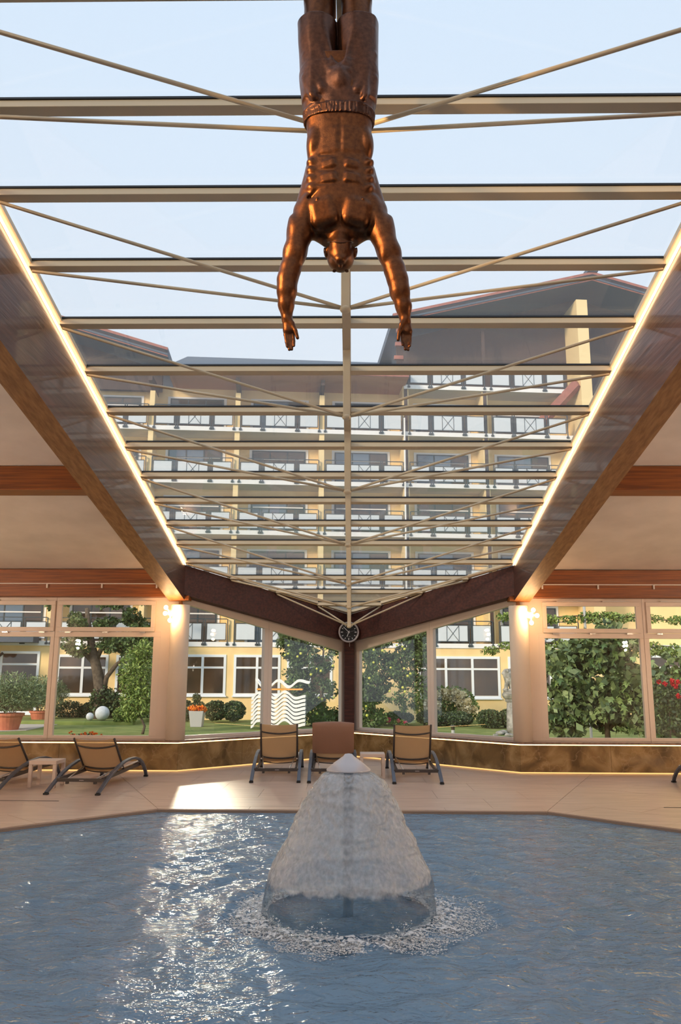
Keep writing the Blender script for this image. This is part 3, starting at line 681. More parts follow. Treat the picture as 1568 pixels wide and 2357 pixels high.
def make_lounger(label, ang=46, cover=False):
    t = thing('sun_lounger', label, 'sun lounger', group='curved arm sun loungers on the pool deck'); OFF[t.name] = Vector((0, 0, 0))
    wx = 0.36
    for sg in (-1, 1):
        b = MB(); x = sg * wx; vs = []; fs = []
        n = len(ARC)
        for i, (y, z) in enumerate(ARC):
            a = Vector(ARC[max(i - 1, 0)]); c = Vector(ARC[min(i + 1, n - 1)]); d = (c - a).normalized(); nr = Vector((-d.y, d.x)) * 0.016
            for dx, s2 in ((-0.026, -1), (0.026, -1), (0.026, 1), (-0.026, 1)): vs.append((x + dx, y + nr.x * s2, max(z + nr.y * s2, 0.018)))
        fs = [(i * 4 + k, i * 4 + (k + 1) % 4, (i + 1) * 4 + (k + 1) % 4, (i + 1) * 4 + k) for i in range(n - 1) for k in range(4)] + [(3, 2, 1, 0), tuple(range(4 * n - 4, 4 * n))]
        b.add(vs, fs); fixnormals(b.build('curved_arm', M['anthracite'], t, bevel=0.004))
        for y in (0.0, 2.165):
            b = MB(); b.box(x - 0.03, x + 0.03, y - 0.03, y + 0.03, 0.0, 0.024); b.build('foot_cap', M['rubber'], t)
        b = MB(); b.bar((sg * 0.305, 0.30, 0.168), (sg * 0.305, 2.02, 0.215), 0.03, 0.05); b.build('side_rail', M['brown_alu'], t, bevel=0.004)
    b = MB(); b.box(-0.345, 0.345, 0.285, 0.325, 0.135, 0.18); r = b.build('rear_bar', M['brown_alu'], t, bevel=0.004)
    b = MB(); b.box(-0.02, 0.045, 0.2835, 0.285, 0.152, 0.162); b.build('maker_mark', M['clock_case'], r)
    b = MB(); b.box(-0.345, 0.345, 2.0, 2.04, 0.20, 0.235); b.build('front_bar', M['brown_alu'], t, bevel=0.004)
    for sg in (-1, 1): b = MB(); b.box(sg * 0.2 - 0.018, sg * 0.2 + 0.018, 0.29, 0.34, 0.105, 0.135); b.build('adjuster_lug', M['brown_alu'], t)
    # seat sling
    b = MB(); n = 12; vs = []; fs = []
    for i in range(n + 1):
        f = i / n; y = 1.15 + (2.06 - 1.15) * f; z = 0.255 + 0.012 * math.sin(math.pi * f)
        for x in (-0.295, -0.15, 0, 0.15, 0.295): vs.append((x, y, z - 0.018 * (1 - (x / 0.295) ** 2)))
    k = len(vs); vs += [(x, y, z - 0.006) for x, y, z in vs]
    for i in range(n):
        for j in range(4):
            q = (i * 5 + j, i * 5 + j + 1, i * 5 + j + 6, i * 5 + j + 5); fs += [q, tuple(v + k for v in reversed(q))]
    b.add(vs, fs); b.build('seat_sling', M['sling_seat'], t, smooth=True)
    for sg in (-1, 1): b = MB(); b.tube([(sg * 0.297, 1.13, 0.245), (sg * 0.297, 2.06, 0.262)], 0.013, 8); b.build('seat_tube', M['white_metal'] if not cover else M['brown_alu'], t, smooth=True)
    # backrest
    Lb = 0.70; a = R(ang); hy, hz = 1.22, 0.20; up = Vector((0, -math.cos(a), math.sin(a))); back = Vector((0, -math.sin(a), -math.cos(a)))
    H = Vector((0, hy, hz)); P = lambda x, s, o=0.0: H + up * s + back * o + Vector((x, 0, 0))
    for sg in (-1, 1): b = MB(); b.tube([P(sg * 0.30, -0.02), P(sg * 0.30, Lb)], 0.0165, 10); b.build('back_tube', M['brown_alu'], t, smooth=True)
    for s, sag, w in ((0.80 * Lb, 0.045, 0.0125), (0.13 * Lb, 0.04, 0.0125), (-0.01 * Lb, 0.03, 0.009)):
        b = MB(); p = [P(-0.30 + 0.6 * i / 12, s - sag * 0.35 * 4 * (i / 12) * (1 - i / 12), sag * 4 * (i / 12) * (1 - i / 12)) for i in range(13)]; b.tube(p, w, 8); b.build('cross_bar', M['brown_alu'], t, smooth=True)
    vs = []; fs = []; n = 12
    for i in range(n + 1):
        for j in range(7):
            x = -0.29 + 0.58 * j / 6; vs.append(P(x, Lb * (0.0 + i / n) * 0.995, 0.004 + 0.03 * (1 - (x / 0.29) ** 2)))
    k = len(vs); vs += [v - back * 0.006 for v in vs]
    for i in range(n):
        for j in range(6): q = (i * 7 + j, i * 7 + j + 1, i * 7 + j + 8, i * 7 + j + 7); fs += [q, tuple(v + k for v in reversed(q))]
    b = MB(); b.add(vs, fs); b.build('back_sling', M['sling'], t, smooth=True)
    for sg in (-1, 1): b = MB(); b.tube([P(sg * 0.275, 0.16 * Lb, 0.02), (sg * 0.2, 0.315, 0.17)], 0.009, 8); b.build('prop_strut', M['chrome'], t, smooth=True)
    if cover:
        vs = []; fs = []; nx = 14; prof = [(0.26 * Lb, 0.062), (0.4 * Lb, 0.067), (0.6 * Lb, 0.070), (0.8 * Lb, 0.070), (0.95 * Lb, 0.056), (1.02 * Lb, 0.028), (1.045 * Lb, 0.0), (1.02 * Lb, -0.03), (0.9 * Lb, -0.04), (0.3 * Lb, -0.04)]
        for s, o in prof:
            for j in range(nx + 1):
                u = -1 + 2 * j / nx; x = 0.345 * u; e = abs(u) ** 8; vs.append(P(x, s - 0.012 * e + (0.008 * math.cos(u * 3) if s > Lb else 0), o * (1 - 0.8 * e)))
        w = nx + 1
        for i in range(len(prof) - 1):
            for j in range(nx): fs.append((i * w + j, i * w + j + 1, (i + 1) * w + j + 1, (i + 1) * w + j))
        b = MB(); b.add(vs, fs); c = b.build('head_cover', M['cover'], t, smooth=True); c['label'] = 'brown leatherette cover pulled over the headrest'
    return t
LG = 'tan mesh sun lounger with curved grey arms '
l1 = make_lounger('tan mesh sun lounger just right of the left low table, whole in view', 44)
l1.location = (-3.735, 11.49, 0); l1.rotation_euler = (0, 0, R(-3))
l0 = copy_tree(l1); l0['label'] = 'tan mesh sun lounger left of the low table, cut off by the frame edge'; l0.location = (-5.14, 11.5, 0); l0.rotation_euler = (0, 0, R(-3))
l4 = copy_tree(l1); l4['label'] = 'lounger of which only a grey curved leg and seat end show at the right wall'; l4.location = (5.52, 11.1, 0); l4.rotation_euler = (0, 0, R(3))
m1 = make_lounger('upright tan mesh lounger in front of the stacked white loungers', 62)
m1.location = (-1.115, 12.93, 0); m1.rotation_euler = (0, 0, R(2))
m3 = copy_tree(m1); m3['label'] = 'upright tan mesh lounger right of the small white table'; m3.location = (1.06, 12.86, 0); m3.rotation_euler = (0, 0, R(0.5))
m2 = make_lounger('lounger with a brown cover over its headrest, below the clock', 64, cover=True)
m2.location = (-0.235, 12.92, 0); m2.rotation_euler = (0, 0, R(1))

# small tables
M['table'] = mat('pale_resin', srgb(214, 194, 180), 0.45)
def small_table(label, x, y, w=0.40, h=0.375):
    t = thing('side_table', label, 'table', (x, y, 0), group='small resin side tables'); OFF[t.name] = Vector((0, 0, 0))
    b = MB(); b.box(-w / 2, w / 2, -w / 2, w / 2, h - 0.055, h); b.build('table_top', M['table'], t, bevel=0.006)
    for sx in (-1, 1):
        for sy in (-1, 1):
            b = MB(); c = w / 2; a = 0.05; b.box(*sorted((sx * c, sx * (c - a))), *sorted((sy * c, sy * (c - a))), 0, h - 0.055); b.build('leg', M['table'], t, bevel=0.004)
    return t
p = onZ(62, 1813.5, 0); small_table('small pale square table between the two left loungers', p.x + 0.2, p.y + 0.2)
p = onZ(887, 1792, 0); small_table('small pale square table between the covered lounger and the right one', p.x - 0.2, p.y + 0.2)

# ------------------------------------------------------------------ pool water
def water_mat():
    m = bpy.data.materials.new('pool_water'); m.use_nodes = True; nt = m.node_tree; nt.nodes.clear(); o = N(nt, 'ShaderNodeOutputMaterial')
    t = N(nt, 'ShaderNodeTexCoord'); mp = N(nt, 'ShaderNodeMapping'); mp.inputs['Scale'].default_value = (1.0, 1.7, 1)
    nt.links.new(t.outputs['Object'], mp.inputs[0])
    n1 = N(nt, 'ShaderNodeTexNoise'); n1.inputs['Scale'].default_value = 7.0; n1.inputs['Detail'].default_value = 2.0; n1.inputs['Distortion'].default_value = 1.2
    n2 = N(nt, 'ShaderNodeTexNoise'); n2.inputs['Scale'].default_value = 34.0; n2.inputs['Detail'].default_value = 2.0; n2.inputs['Distortion'].default_value = 0.6
    for n in (n1, n2): nt.links.new(mp.outputs[0], n.inputs['Vector'])
    b1 = N(nt, 'ShaderNodeBump'); b1.inputs['Strength'].default_value = 0.7; b1.inputs['Distance'].default_value = 0.042
    b2 = N(nt, 'ShaderNodeBump'); b2.inputs['Strength'].default_value = 0.6; b2.inputs['Distance'].default_value = 0.008
    nt.links.new(n1.outputs['Fac'], b1.inputs['Height']); nt.links.new(n2.outputs['Fac'], b2.inputs['Height']); nt.links.new(b1.outputs[0], b2.inputs['Normal'])
    tr = N(nt, 'ShaderNodeBsdfTransparent'); tr.inputs[0].default_value = (0.50, 0.66, 0.76, 1)
    sc = N(nt, 'ShaderNodeBsdfDiffuse'); sc.inputs[0].default_value = (*srgb(150, 188, 220), 1); nt.links.new(b2.outputs[0], sc.inputs['Normal'])
    mb = N(nt, 'ShaderNodeMixShader'); mb.inputs[0].default_value = 0.6; nt.links.new(tr.outputs[0], mb.inputs[1]); nt.links.new(sc.outputs[0], mb.inputs[2])
    g = N(nt, 'ShaderNodeBsdfGlossy'); g.inputs['Roughness'].default_value = 0.07; nt.links.new(b2.outputs[0], g.inputs['Normal'])
    f = N(nt, 'ShaderNodeFresnel'); f.inputs[0].default_value = 1.333; nt.links.new(b2.outputs[0], f.inputs['Normal'])
    mx = N(nt, 'ShaderNodeMixShader'); nt.links.new(f.outputs[0], mx.inputs[0]); nt.links.new(mb.outputs[0], mx.inputs[1]); nt.links.new(g.outputs[0], mx.inputs[2]); nt.links.new(mx.outputs[0], o.inputs[0]); return m
M['water'] = water_mat()
FC = Vector((0.035, 6.05, -0.03))       # foot of the fountain
def inside(px, py):
    r = np.ones(px.shape, bool)
    for i in range(len(POOL)):
        (ax, ay), (bx, by) = POOL[i], POOL[(i + 1) % len(POOL)]; r &= ((bx - ax) * (py - ay) - (by - ay) * (px - ax)) <= 0.0 if False else (((bx - ax) * (py - ay) - (by - ay) * (px - ax)) * SGN >= -1e-6)
    return r
SGN = -1 if sum(POOL[i][0] * POOL[(i + 1) % 6][1] - POOL[(i + 1) % 6][0] * POOL[i][1] for i in range(6)) < 0 else 1
# grid that hugs the pool outline: rows in y, each spanning the pool width
ys = np.concatenate([np.linspace(-4.5, 2.2, 18)[:-1], np.linspace(2.2, 10.33, 330)]); nx = 300
xl = np.where(ys > 7.8, -4.83 + (ys - 7.8) * (4.83 - 2.3) / (10.33 - 7.8), -4.83); xr = np.where(ys > 7.8, 4.95 - (ys - 7.8) * (4.95 - 2.42) / (10.33 - 7.8), 4.95)
U = np.linspace(0, 1, nx); X = xl[:, None] + (xr - xl)[:, None] * U; Y = np.repeat(ys[:, None], nx, 1)
dx, dy = X - FC.x, Y - FC.y; rr = np.sqrt(dx * dx + dy * dy); th = np.arctan2(dy, dx)
Pn = np.stack([X.ravel() * 1.3, Y.ravel() * 1.3, np.zeros(X.size)], 1); wob = vnoise(Pn + 5, 3).reshape(X.shape); w2 = vnoise(Pn * 4.1 + 9, 4).reshape(X.shape); w3 = vnoise(np.stack([X.ravel() * 5.0, Y.ravel() * 9.0, np.zeros(X.size)], 1) + 3, 6).reshape(X.shape)
Z = 0.010 * np.sin(rr * 15.0 + wob * 9.0) * np.exp(-np.maximum(rr - 0.7, 0) * 0.30) + 0.006 * np.sin(rr * 29.0 + wob * 14.0 + w2 * 4) * np.exp(-np.maximum(rr - 0.7, 0) * 0.4) + 0.024 * (w3 - 0.5) + 0.016 * (w2 - 0.5)
edge = np.minimum(np.minimum(U[None, :], 1 - U[None, :]) * (xr - xl)[:, None], np.minimum(10.33 - Y, Y + 4.5)); Z = -0.03 + Z * np.clip(edge / 0.25, 0, 1)
V = np.stack([X, Y, Z], -1).reshape(-1, 3); ny = len(ys); I = np.arange(ny * nx).reshape(ny, nx)
Fq = np.stack([I[:-1, :-1], I[:-1, 1:], I[1:, 1:], I[1:, :-1]], -1).reshape(-1, 4)
meta(np_mesh('pool_water', V, Fq, M['water'], smooth=True), 'rippled blue grey water filling the pool', 'water', kind='structure')

# ------------------------------------------------------------------ fountain
def bell_mat():
    m = bpy.data.materials.new('falling_water'); m.use_nodes = True; nt = m.node_tree; nt.nodes.clear(); o = N(nt, 'ShaderNodeOutputMaterial')
    t = N(nt, 'ShaderNodeTexCoord'); n1 = N(nt, 'ShaderNodeTexNoise'); n1.inputs['Scale'].default_value = 16.0; n1.inputs['Detail'].default_value = 5.0; n1.inputs['Distortion'].default_value = 1.0
    mp = N(nt, 'ShaderNodeMapping'); mp.inputs['Scale'].default_value = (1, 1, 0.75); nt.links.new(t.outputs['Object'], mp.inputs[0]); nt.links.new(mp.outputs[0], n1.inputs['Vector'])
    bp = N(nt, 'ShaderNodeBump'); bp.inputs['Strength'].default_value = 0.8; bp.inputs['Distance'].default_value = 0.022; nt.links.new(n1.outputs['Fac'], bp.inputs['Height'])
    # broken, aerated water above, clear sheet below: the change follows the fall height with a ragged edge
    sx = N(nt, 'ShaderNodeSeparateXYZ'); nt.links.new(t.outputs['Object'], sx.inputs[0])
    n2 = N(nt, 'ShaderNodeTexNoise'); n2.inputs['Scale'].default_value = 9.0; n2.inputs['Detail'].default_value = 4.0; nt.links.new(t.outputs['Object'], n2.inputs['Vector'])
    ma = N(nt, 'ShaderNodeMath'); ma.operation = 'MULTIPLY_ADD'; ma.inputs[1].default_value = 0.10; nt.links.new(n2.outputs['Fac'], ma.inputs[0]); nt.links.new(sx.outputs['Z'], ma.inputs[2])
    mr = N(nt, 'ShaderNodeMapRange'); mr.inputs['From Min'].default_value = 0.245; mr.inputs['From Max'].default_value = 0.275; mr.inputs['To Min'].default_value = 0.34; mr.inputs['To Max'].default_value = 0.66; nt.links.new(ma.outputs[0], mr.inputs['Value'])
    n3 = N(nt, 'ShaderNodeTexNoise'); n3.inputs['Scale'].default_value = 42.0; n3.inputs['Detail'].default_value = 3.0; mq = N(nt, 'ShaderNodeMapping'); mq.inputs['Scale'].default_value = (1, 1, 0.7); nt.links.new(t.outputs['Object'], mq.inputs[0]); nt.links.new(mq.outputs[0], n3.inputs['Vector'])
    r3 = N(nt, 'ShaderNodeMapRange'); r3.inputs['From Min'].default_value = 0.35; r3.inputs['From Max'].default_value = 0.65; r3.inputs['To Min'].default_value = 0.72; r3.inputs['To Max'].default_value = 1.18; nt.links.new(n3.outputs['Fac'], r3.inputs['Value'])
    mu = N(nt, 'ShaderNodeMath'); mu.operation = 'MULTIPLY'; mu.use_clamp = True; nt.links.new(mr.outputs[0], mu.inputs[0]); nt.links.new(r3.outputs[0], mu.inputs[1])
    tr = N(nt, 'ShaderNodeBsdfTransparent'); tr.inputs[0].default_value = (0.84, 0.90, 0.94, 1)
    df = N(nt, 'ShaderNodeBsdfDiffuse'); df.inputs[0].default_value = (0.80, 0.83, 0.85, 1); tl = N(nt, 'ShaderNodeBsdfTranslucent'); tl.inputs[0].default_value = (0.80, 0.83, 0.85, 1)
    cm = N(nt, 'ShaderNodeMapRange'); cm.data_type = 'FLOAT_VECTOR'; cm.inputs[7].default_value = (0.245,) * 3; cm.inputs[8].default_value = (0.275,) * 3; cm.inputs[9].default_value = srgb(108, 140, 166); cm.inputs[10].default_value = (0.82, 0.84, 0.86)
    nt.links.new(ma.outputs[0], cm.inputs[6])
    for d_ in (df, tl): nt.links.new(cm.outputs[1], d_.inputs[0])
    dm = N(nt, 'ShaderNodeMixShader'); dm.inputs[0].default_value = 0.4; nt.links.new(df.outputs[0], dm.inputs[1]); nt.links.new(tl.outputs[0], dm.inputs[2])
    mb = N(nt, 'ShaderNodeMixShader'); nt.links.new(mu.outputs[0], mb.inputs[0]); nt.links.new(tr.outputs[0], mb.inputs[1]); nt.links.new(dm.outputs[0], mb.inputs[2])
    g = N(nt, 'ShaderNodeBsdfGlossy'); g.inputs['Roughness'].default_value = 0.06; nt.links.new(bp.outputs[0], g.inputs['Normal'])
    f = N(nt, 'ShaderNodeFresnel'); f.inputs[0].default_value = 1.55; nt.links.new(bp.outputs[0], f.inputs['Normal'])
    ge = N(nt, 'ShaderNodeNewGeometry'); mm = N(nt, 'ShaderNodeMath'); mm.operation = 'MULTIPLY_ADD'; mm.inputs[1].default_value = 1 / 1.55 - 1.55; mm.inputs[2].default_value = 1.55; nt.links.new(ge.outputs['Backfacing'], mm.inputs[0]); nt.links.new(mm.outputs[0], f.inputs[0])
    mx = N(nt, 'ShaderNodeMixShader'); nt.links.new(f.outputs[0], mx.inputs[0]); nt.links.new(mb.outputs[0], mx.inputs[1]); nt.links.new(g.outputs[0], mx.inputs[2]); nt.links.new(mx.outputs[0], o.inputs[0]); return m
M['bell'] = bell_mat()
M['foam'] = mat('white_water_foam', srgb(246, 249, 252), 0.35)
M['nozzle'] = mat('pale_grey_cap', srgb(206, 204, 208), 0.3, 0.15)
ft = thing('fountain', 'mushroom fountain with a pale cone cap spilling a bell of water', 'fountain', (FC.x, FC.y, 0))
TOPZ = onY(800, 1734, FC.y).z; RIMZ = onY(800, 1768, FC.y).z - 0.012
b = MB(); b.lathe([(0.155, RIMZ - 0.008), (0.158, RIMZ), (0.156, RIMZ + 0.006), (0.10, RIMZ + 0.052), (0.04, TOPZ - 0.02), (0.026, TOPZ - 0.004), (0.0001, TOPZ)], (FC.x, FC.y, 0), 56); o = b.build('cone_cap', M['nozzle'], ft, smooth=True)
b = MB(); b.lathe([(0.035, -1.3), (0.035, RIMZ - 0.01)], (FC.x, FC.y, 0), 24); b.build('riser_pipe', M['pool_tile'], ft, smooth=True)
zr = RIMZ - 0.012
prof = [(0.150, zr), (0.185, zr - 0.012), (0.235, zr - 0.055), (0.275, zr - 0.115), (0.33, zr - 0.21), (0.39, zr - 0.34), (0.445, zr - 0.46), (0.50, zr - 0.56), (0.545, zr - 0.64), (0.575, zr - 0.72), (0.595, zr - 0.79), (0.605, zr - 0.85), (0.608, -0.045)]
pr = np.array(prof); s_ = np.linspace(0, len(prof) - 1, 170); rad = np.interp(s_, np.arange(len(prof)), pr[:, 0]); zz = np.interp(s_, np.arange(len(prof)), pr[:, 1]); nt_ = 320
T = np.linspace(0, 2 * math.pi, nt_, endpoint=False); RR, TT = np.meshgrid(rad, T, indexing='ij'); ZZ = np.repeat(zz[:, None], nt_, 1); frac = np.repeat(np.linspace(0, 1, 170)[:, None], nt_, 1)
q1 = vnoise(np.stack([np.cos(TT).ravel() * 5 + 7, np.sin(TT).ravel() * 5 + 7, ZZ.ravel() * 11 + 3], 1), 11).reshape(RR.shape) - 0.5
q2 = vnoise(np.stack([np.cos(TT).ravel() * 12 + 14, np.sin(TT).ravel() * 12 + 14, ZZ.ravel() * 26 + 3], 1), 12).reshape(RR.shape) - 0.5
q0 = vnoise(np.stack([np.cos(TT).ravel() * 1.6 + 4, np.sin(TT).ravel() * 1.6 + 4, ZZ.ravel() * 2.2 + 3], 1), 13).reshape(RR.shape) - 0.5
amp = np.clip(frac * 4, 0, 1); lip = np.sin(ZZ * 80 + q1 * 10) * 0.014 * np.exp(-frac * 3.0)
RR = RR + amp * (q1 * 0.026 + q2 * 0.012 + q0 * 0.06) + amp * lip
V = np.stack([FC.x + RR * np.cos(TT), FC.y + RR * np.sin(TT), ZZ], -1).reshape(-1, 3); I = np.arange(V.shape[0]).reshape(RR.shape); J = np.roll(I, -1, 1)
Fq = np.stack([I[:-1], I[1:], J[1:], J[:-1]], -1).reshape(-1, 4); np_mesh('water_bell', V, Fq, M['bell'], ft, smooth=True)
# foam crown and drops where the bell meets the pool
g = np.random.RandomState(5); oc = np.array([(1, 0, 0), (-1, 0, 0), (0, 1, 0), (0, -1, 0), (0, 0, 1), (0, 0, -1)], float); of = np.array([(0, 2, 4), (2, 1, 4), (1, 3, 4), (3, 0, 4), (2, 0, 5), (1, 2, 5), (3, 1, 5), (0, 3, 5)])
nd = 36000; a = g.rand(nd) * 2 * math.pi; clump = vnoise(np.stack([np.cos(a) * 4 + 6, np.sin(a) * 4 + 6, np.zeros(nd)], 1), 21)
rd = 0.60 + np.abs(g.normal(size=nd)) * 0.13 * (0.5 + clump) ; hz = np.maximum(0, g.normal(size=nd) * 0.045 * (0.2 + 1.5 * clump ** 2) * np.exp(-((rd - 0.64) / 0.12) ** 2)) - 0.032
far = g.rand(nd) < 0.42; rd[far] = 0.60 + g.rand(far.sum()) ** 1.3 * 0.42 * (0.5 + 0.9 * clump[far]) * (1 - 0.25 * np.maximum(0, -np.sin(a[far]))); hz[far] = -0.028
sz = 0.0016 + 0.0052 * g.rand(nd) ** 4; sc3 = np.stack([sz * (1 + g.rand(nd)), sz * (1 + g.rand(nd)), sz * np.where(hz > -0.02, 1.1, 0.5)], 1)
C = np.stack([FC.x + rd * np.cos(a), FC.y + rd * np.sin(a), hz], 1); V = (C[:, None, :] + oc[None] * sc3[:, None, :]).reshape(-1, 3); Fq = (of[None] + 6 * np.arange(nd)[:, None, None]).reshape(-1, 3)
o = np_mesh('foam_drops', V, Fq, M['foam'], ft, smooth=True); o['kind'] = 'stuff'

def foam_mat():
    m = bpy.data.materials.new('thin_surface_foam'); m.use_nodes = True; nt = m.node_tree; nt.nodes.clear(); o = N(nt, 'ShaderNodeOutputMaterial'); t = N(nt, 'ShaderNodeTexCoord')
    n1 = N(nt, 'ShaderNodeTexNoise'); n1.inputs['Scale'].default_value = 22.0; n1.inputs['Detail'].default_value = 6.0; n1.inputs['Distortion'].default_value = 1.2; nt.links.new(t.outputs['Object'], n1.inputs['Vector'])
    ln = N(nt, 'ShaderNodeVectorMath'); ln.operation = 'LENGTH'; nt.links.new(t.outputs['Object'], ln.inputs[0])
    m1 = N(nt, 'ShaderNodeMapRange'); m1.inputs['From Min'].default_value = 0.60; m1.inputs['From Max'].default_value = 1.0; m1.inputs['To Min'].default_value = 0.10; m1.inputs['To Max'].default_value = -0.16; nt.links.new(ln.outputs['Value'], m1.inputs['Value'])
    ad = N(nt, 'ShaderNodeMath'); ad.operation = 'ADD'; nt.links.new(n1.outputs['Fac'], ad.inputs[0]); nt.links.new(m1.outputs[0], ad.inputs[1])
    m2 = N(nt, 'ShaderNodeMapRange'); m2.inputs['From Min'].default_value = 0.52; m2.inputs['From Max'].default_value = 0.62; m2.inputs['To Max'].default_value = 0.85; nt.links.new(ad.outputs[0], m2.inputs['Value'])
    tr = N(nt, 'ShaderNodeBsdfTransparent'); d = N(nt, 'ShaderNodeBsdfDiffuse'); d.inputs[0].default_value = (0.92, 0.95, 0.97, 1); mx = N(nt, 'ShaderNodeMixShader')
    nt.links.new(m2.outputs[0], mx.inputs[0]); nt.links.new(tr.outputs[0], mx.inputs[1]); nt.links.new(d.outputs[0], mx.inputs[2]); nt.links.new(mx.outputs[0], o.inputs[0]); return m
M['foam_sheet'] = foam_mat()
rr_ = np.linspace(0.56, 1.05, 26); T2 = np.linspace(0, 2 * math.pi, 200, endpoint=False); RR2, TT2 = np.meshgrid(rr_, T2, indexing='ij'); XX, YY = FC.x + RR2 * np.cos(TT2), FC.y + RR2 * np.sin(TT2)
ZF = -0.008 + 0.012 * vnoise(np.stack([XX.ravel() * 14, YY.ravel() * 14, 0 * XX.ravel()], 1), 8).reshape(XX.shape) * np.exp(-((RR2 - 0.64) / 0.12) ** 2) * 3 - 0.006
I = np.arange(XX.size).reshape(XX.shape); J = np.roll(I, -1, 1); o = np_mesh('surface_foam', np.stack([XX, YY, ZF], -1).reshape(-1, 3), np.stack([I[:-1], I[1:], J[1:], J[:-1]], -1).reshape(-1, 4), M['foam_sheet'], ft, smooth=True); o['kind'] = 'stuff'

# ------------------------------------------------------------------ bronze diver
def bronze(nm, c1, c2, rough):
    m = mat(nm, c1, rough, 0.85, col2=c2, scale=45.0, detail=8.0, bump=0.10, bscale=220.0, contrast=(0.25, 0.75)); return m
M['bronze'] = bronze('patinated_bronze', srgb(78, 46, 28), srgb(112, 68, 38), 0.37)
M['bronze_shorts'] = bronze('dark_patinated_bronze', srgb(70, 46, 36), srgb(100, 66, 50), 0.36)
DY = 4.3
def A(x, y, o=0.0): v = onY(x, y, DY); return np.array([v.x, DY + o, v.z])
PXM = 1.0 / ((onY(884, 400, DY) - onY(784, 400, DY)).x / 100.0)   # pixels per metre on the diver's plane
L_ = lambda px: px / PXM
HZ = A(784, 811)[2]; dv = SDF((-0.46, DY - 0.30, HZ - 0.03), (0.46, DY + 0.34, 5.72), 0.005)
def row(y, xl, xr, dep, cy): p = A((xl + xr) / 2, y); return (p[2], p[0], DY + cy, L_((xr - xl) / 2), dep)
# legs (mostly above the frame), thighs to pointed feet
zt = A(784, 0)[2]; za = 5.60
for s, xk in ((-1, 734), (1, 822)):
    k0 = A(xk, 150, 0.0); k1 = A(xk + s * -1, 0, 0.01); knee = np.array([k1[0] * 0.86, DY + 0.03, zt + 0.17])
    dv.cone(k0, k1, 0.098, 0.092, 0.02); dv.cone(k1, knee, 0.092, 0.062, 0.02)
    ank = np.array([k1[0] * 0.6, DY + 0.06, 5.46]); dv.cone(knee, knee * 0.5 + ank * 0.5 + [0, 0.03, 0], 0.058, 0.056, 0.03); dv.cone(knee * 0.5 + ank * 0.5 + [0, 0.02, 0], ank, 0.054, 0.036, 0.03)
    dv.cone(ank, ank + [0, -0.02, 0.16], 0.036, 0.022, 0.02)
# torso: ribcage narrowing to the waist, trapezius into the neck
T0 = [row(y, a, c, d, cy) for y, a, c, d, cy in ((150, 694, 866, 0.125, 0.0), (230, 697, 864, 0.125, 0.0), (285, 704, 858, 0.112, 0.0), (320, 707, 855, 0.104, 0.005), (355, 709, 853, 0.104, 0.010), (400, 705, 857, 0.114, 0.016), (440, 700, 862, 0.126, 0.022), (475, 700, 862, 0.126, 0.030), (505, 706, 856, 0.114, 0.040), (528, 720, 842, 0.095, 0.05), (548, 742, 824, 0.07, 0.06))]
dv.column(T0, 0.02, ex=2.5)
for s in (-1, 1):
    dv.cone(A(784 + s * 62, 390, 0.040), A(784 + s * 80, 475, 0.035), 0.045, 0.068, 0.035)      # lat
    # shoulder, upper arm, elbow, forearm, wrist
    if s < 0: J = [(703, 490, 56, 0.025), (690, 535, 54, 0.015), (679, 580, 50, 0.006), (668, 622, 43, 0.0), (662, 645, 42, -0.006), (661, 672, 40, -0.010), (659, 702, 32, -0.006), (661, 733, 24, 0.0)]
    else: J = [(863, 490, 56, 0.025), (880, 535, 54, 0.015), (896, 580, 50, 0.006), (909, 622, 44, 0.0), (915, 645, 42, -0.006), (920, 674, 40, -0.010), (929, 706, 32, -0.006), (933, 738, 24, 0.0)]
    for i in range(len(J) - 1):
        (x0, y0, w0, o0), (x1, y1, w1, o1) = J[i], J[i + 1]; dv.cone(A(x0, y0, o0), A(x1, y1, o1), L_(w0 / 2), L_(w1 / 2), 0.03)
    dv.cone(A(784 + s * 40, 522, 0.055), A(J[0][0] + s * 2, 512, 0.035), 0.056, 0.064, 0.035)     # trapezius and collar
    dv.cone(A(784 + s * 70, 470, -0.02), A(J[2][0] - s * 4, 566, -0.012), 0.046, 0.040, 0.02)      # pectoral tendon into the arm
    dv.ell(A(J[2][0] - s * 5, 575, -0.022), (0.036, 0.040, 0.095), 0.03, rot=(0, s * 0.22, 0))      # biceps
    dv.ell(A(J[1][0] + s * 7, 535, 0.0), (0.036, 0.052, 0.105), 0.035, rot=(0, s * 0.3, 0))          # deltoid
    dv.ell(A(J[5][0] + s * 4, 664, -0.014), (0.030, 0.038, 0.085), 0.03)
    dv.rbox(A(784 + s * 37, 500, -0.040), (0.036, 0.003, 0.040), 0.050, 0.016, rot=(0.14, s * 0.16, s * 0.25))   # pectoral plate
    dv.ell(A(784 + s * 52, 478, -0.086), (0.008, 0.010, 0.008), 0.006)
    for i, (yy, xx) in enumerate(((447, 64), (427, 66), (408, 66), (389, 65))): dv.ell(A(784 + s * xx, yy, -0.046), (0.032, 0.034, 0.019), 0.024, rot=(0, s * -0.6, 0))   # serratus
    dv.ell(A(784 + s * 60, 338, -0.030), (0.038, 0.058, 0.085), 0.028, rot=(0, s * -0.12, 0))          # oblique
    for yy, ww, hh, oo in ((432, 0.032, 0.022, -0.084), (399, 0.029, 0.017, -0.080)): dv.rbox(A(784 + s * 25, yy, oo), (ww - 0.008, 0.003, hh - 0.006), 0.022, 0.012, rot=(0, s * 0.15, s * 0.28))      # upper abdominals
    dv.rbox(A(784 + s * 22, 343, -0.062), (0.034, 0.006, 0.060), 0.028, 0.016, rot=(0, 0, s * 0.25))                    # lower belly
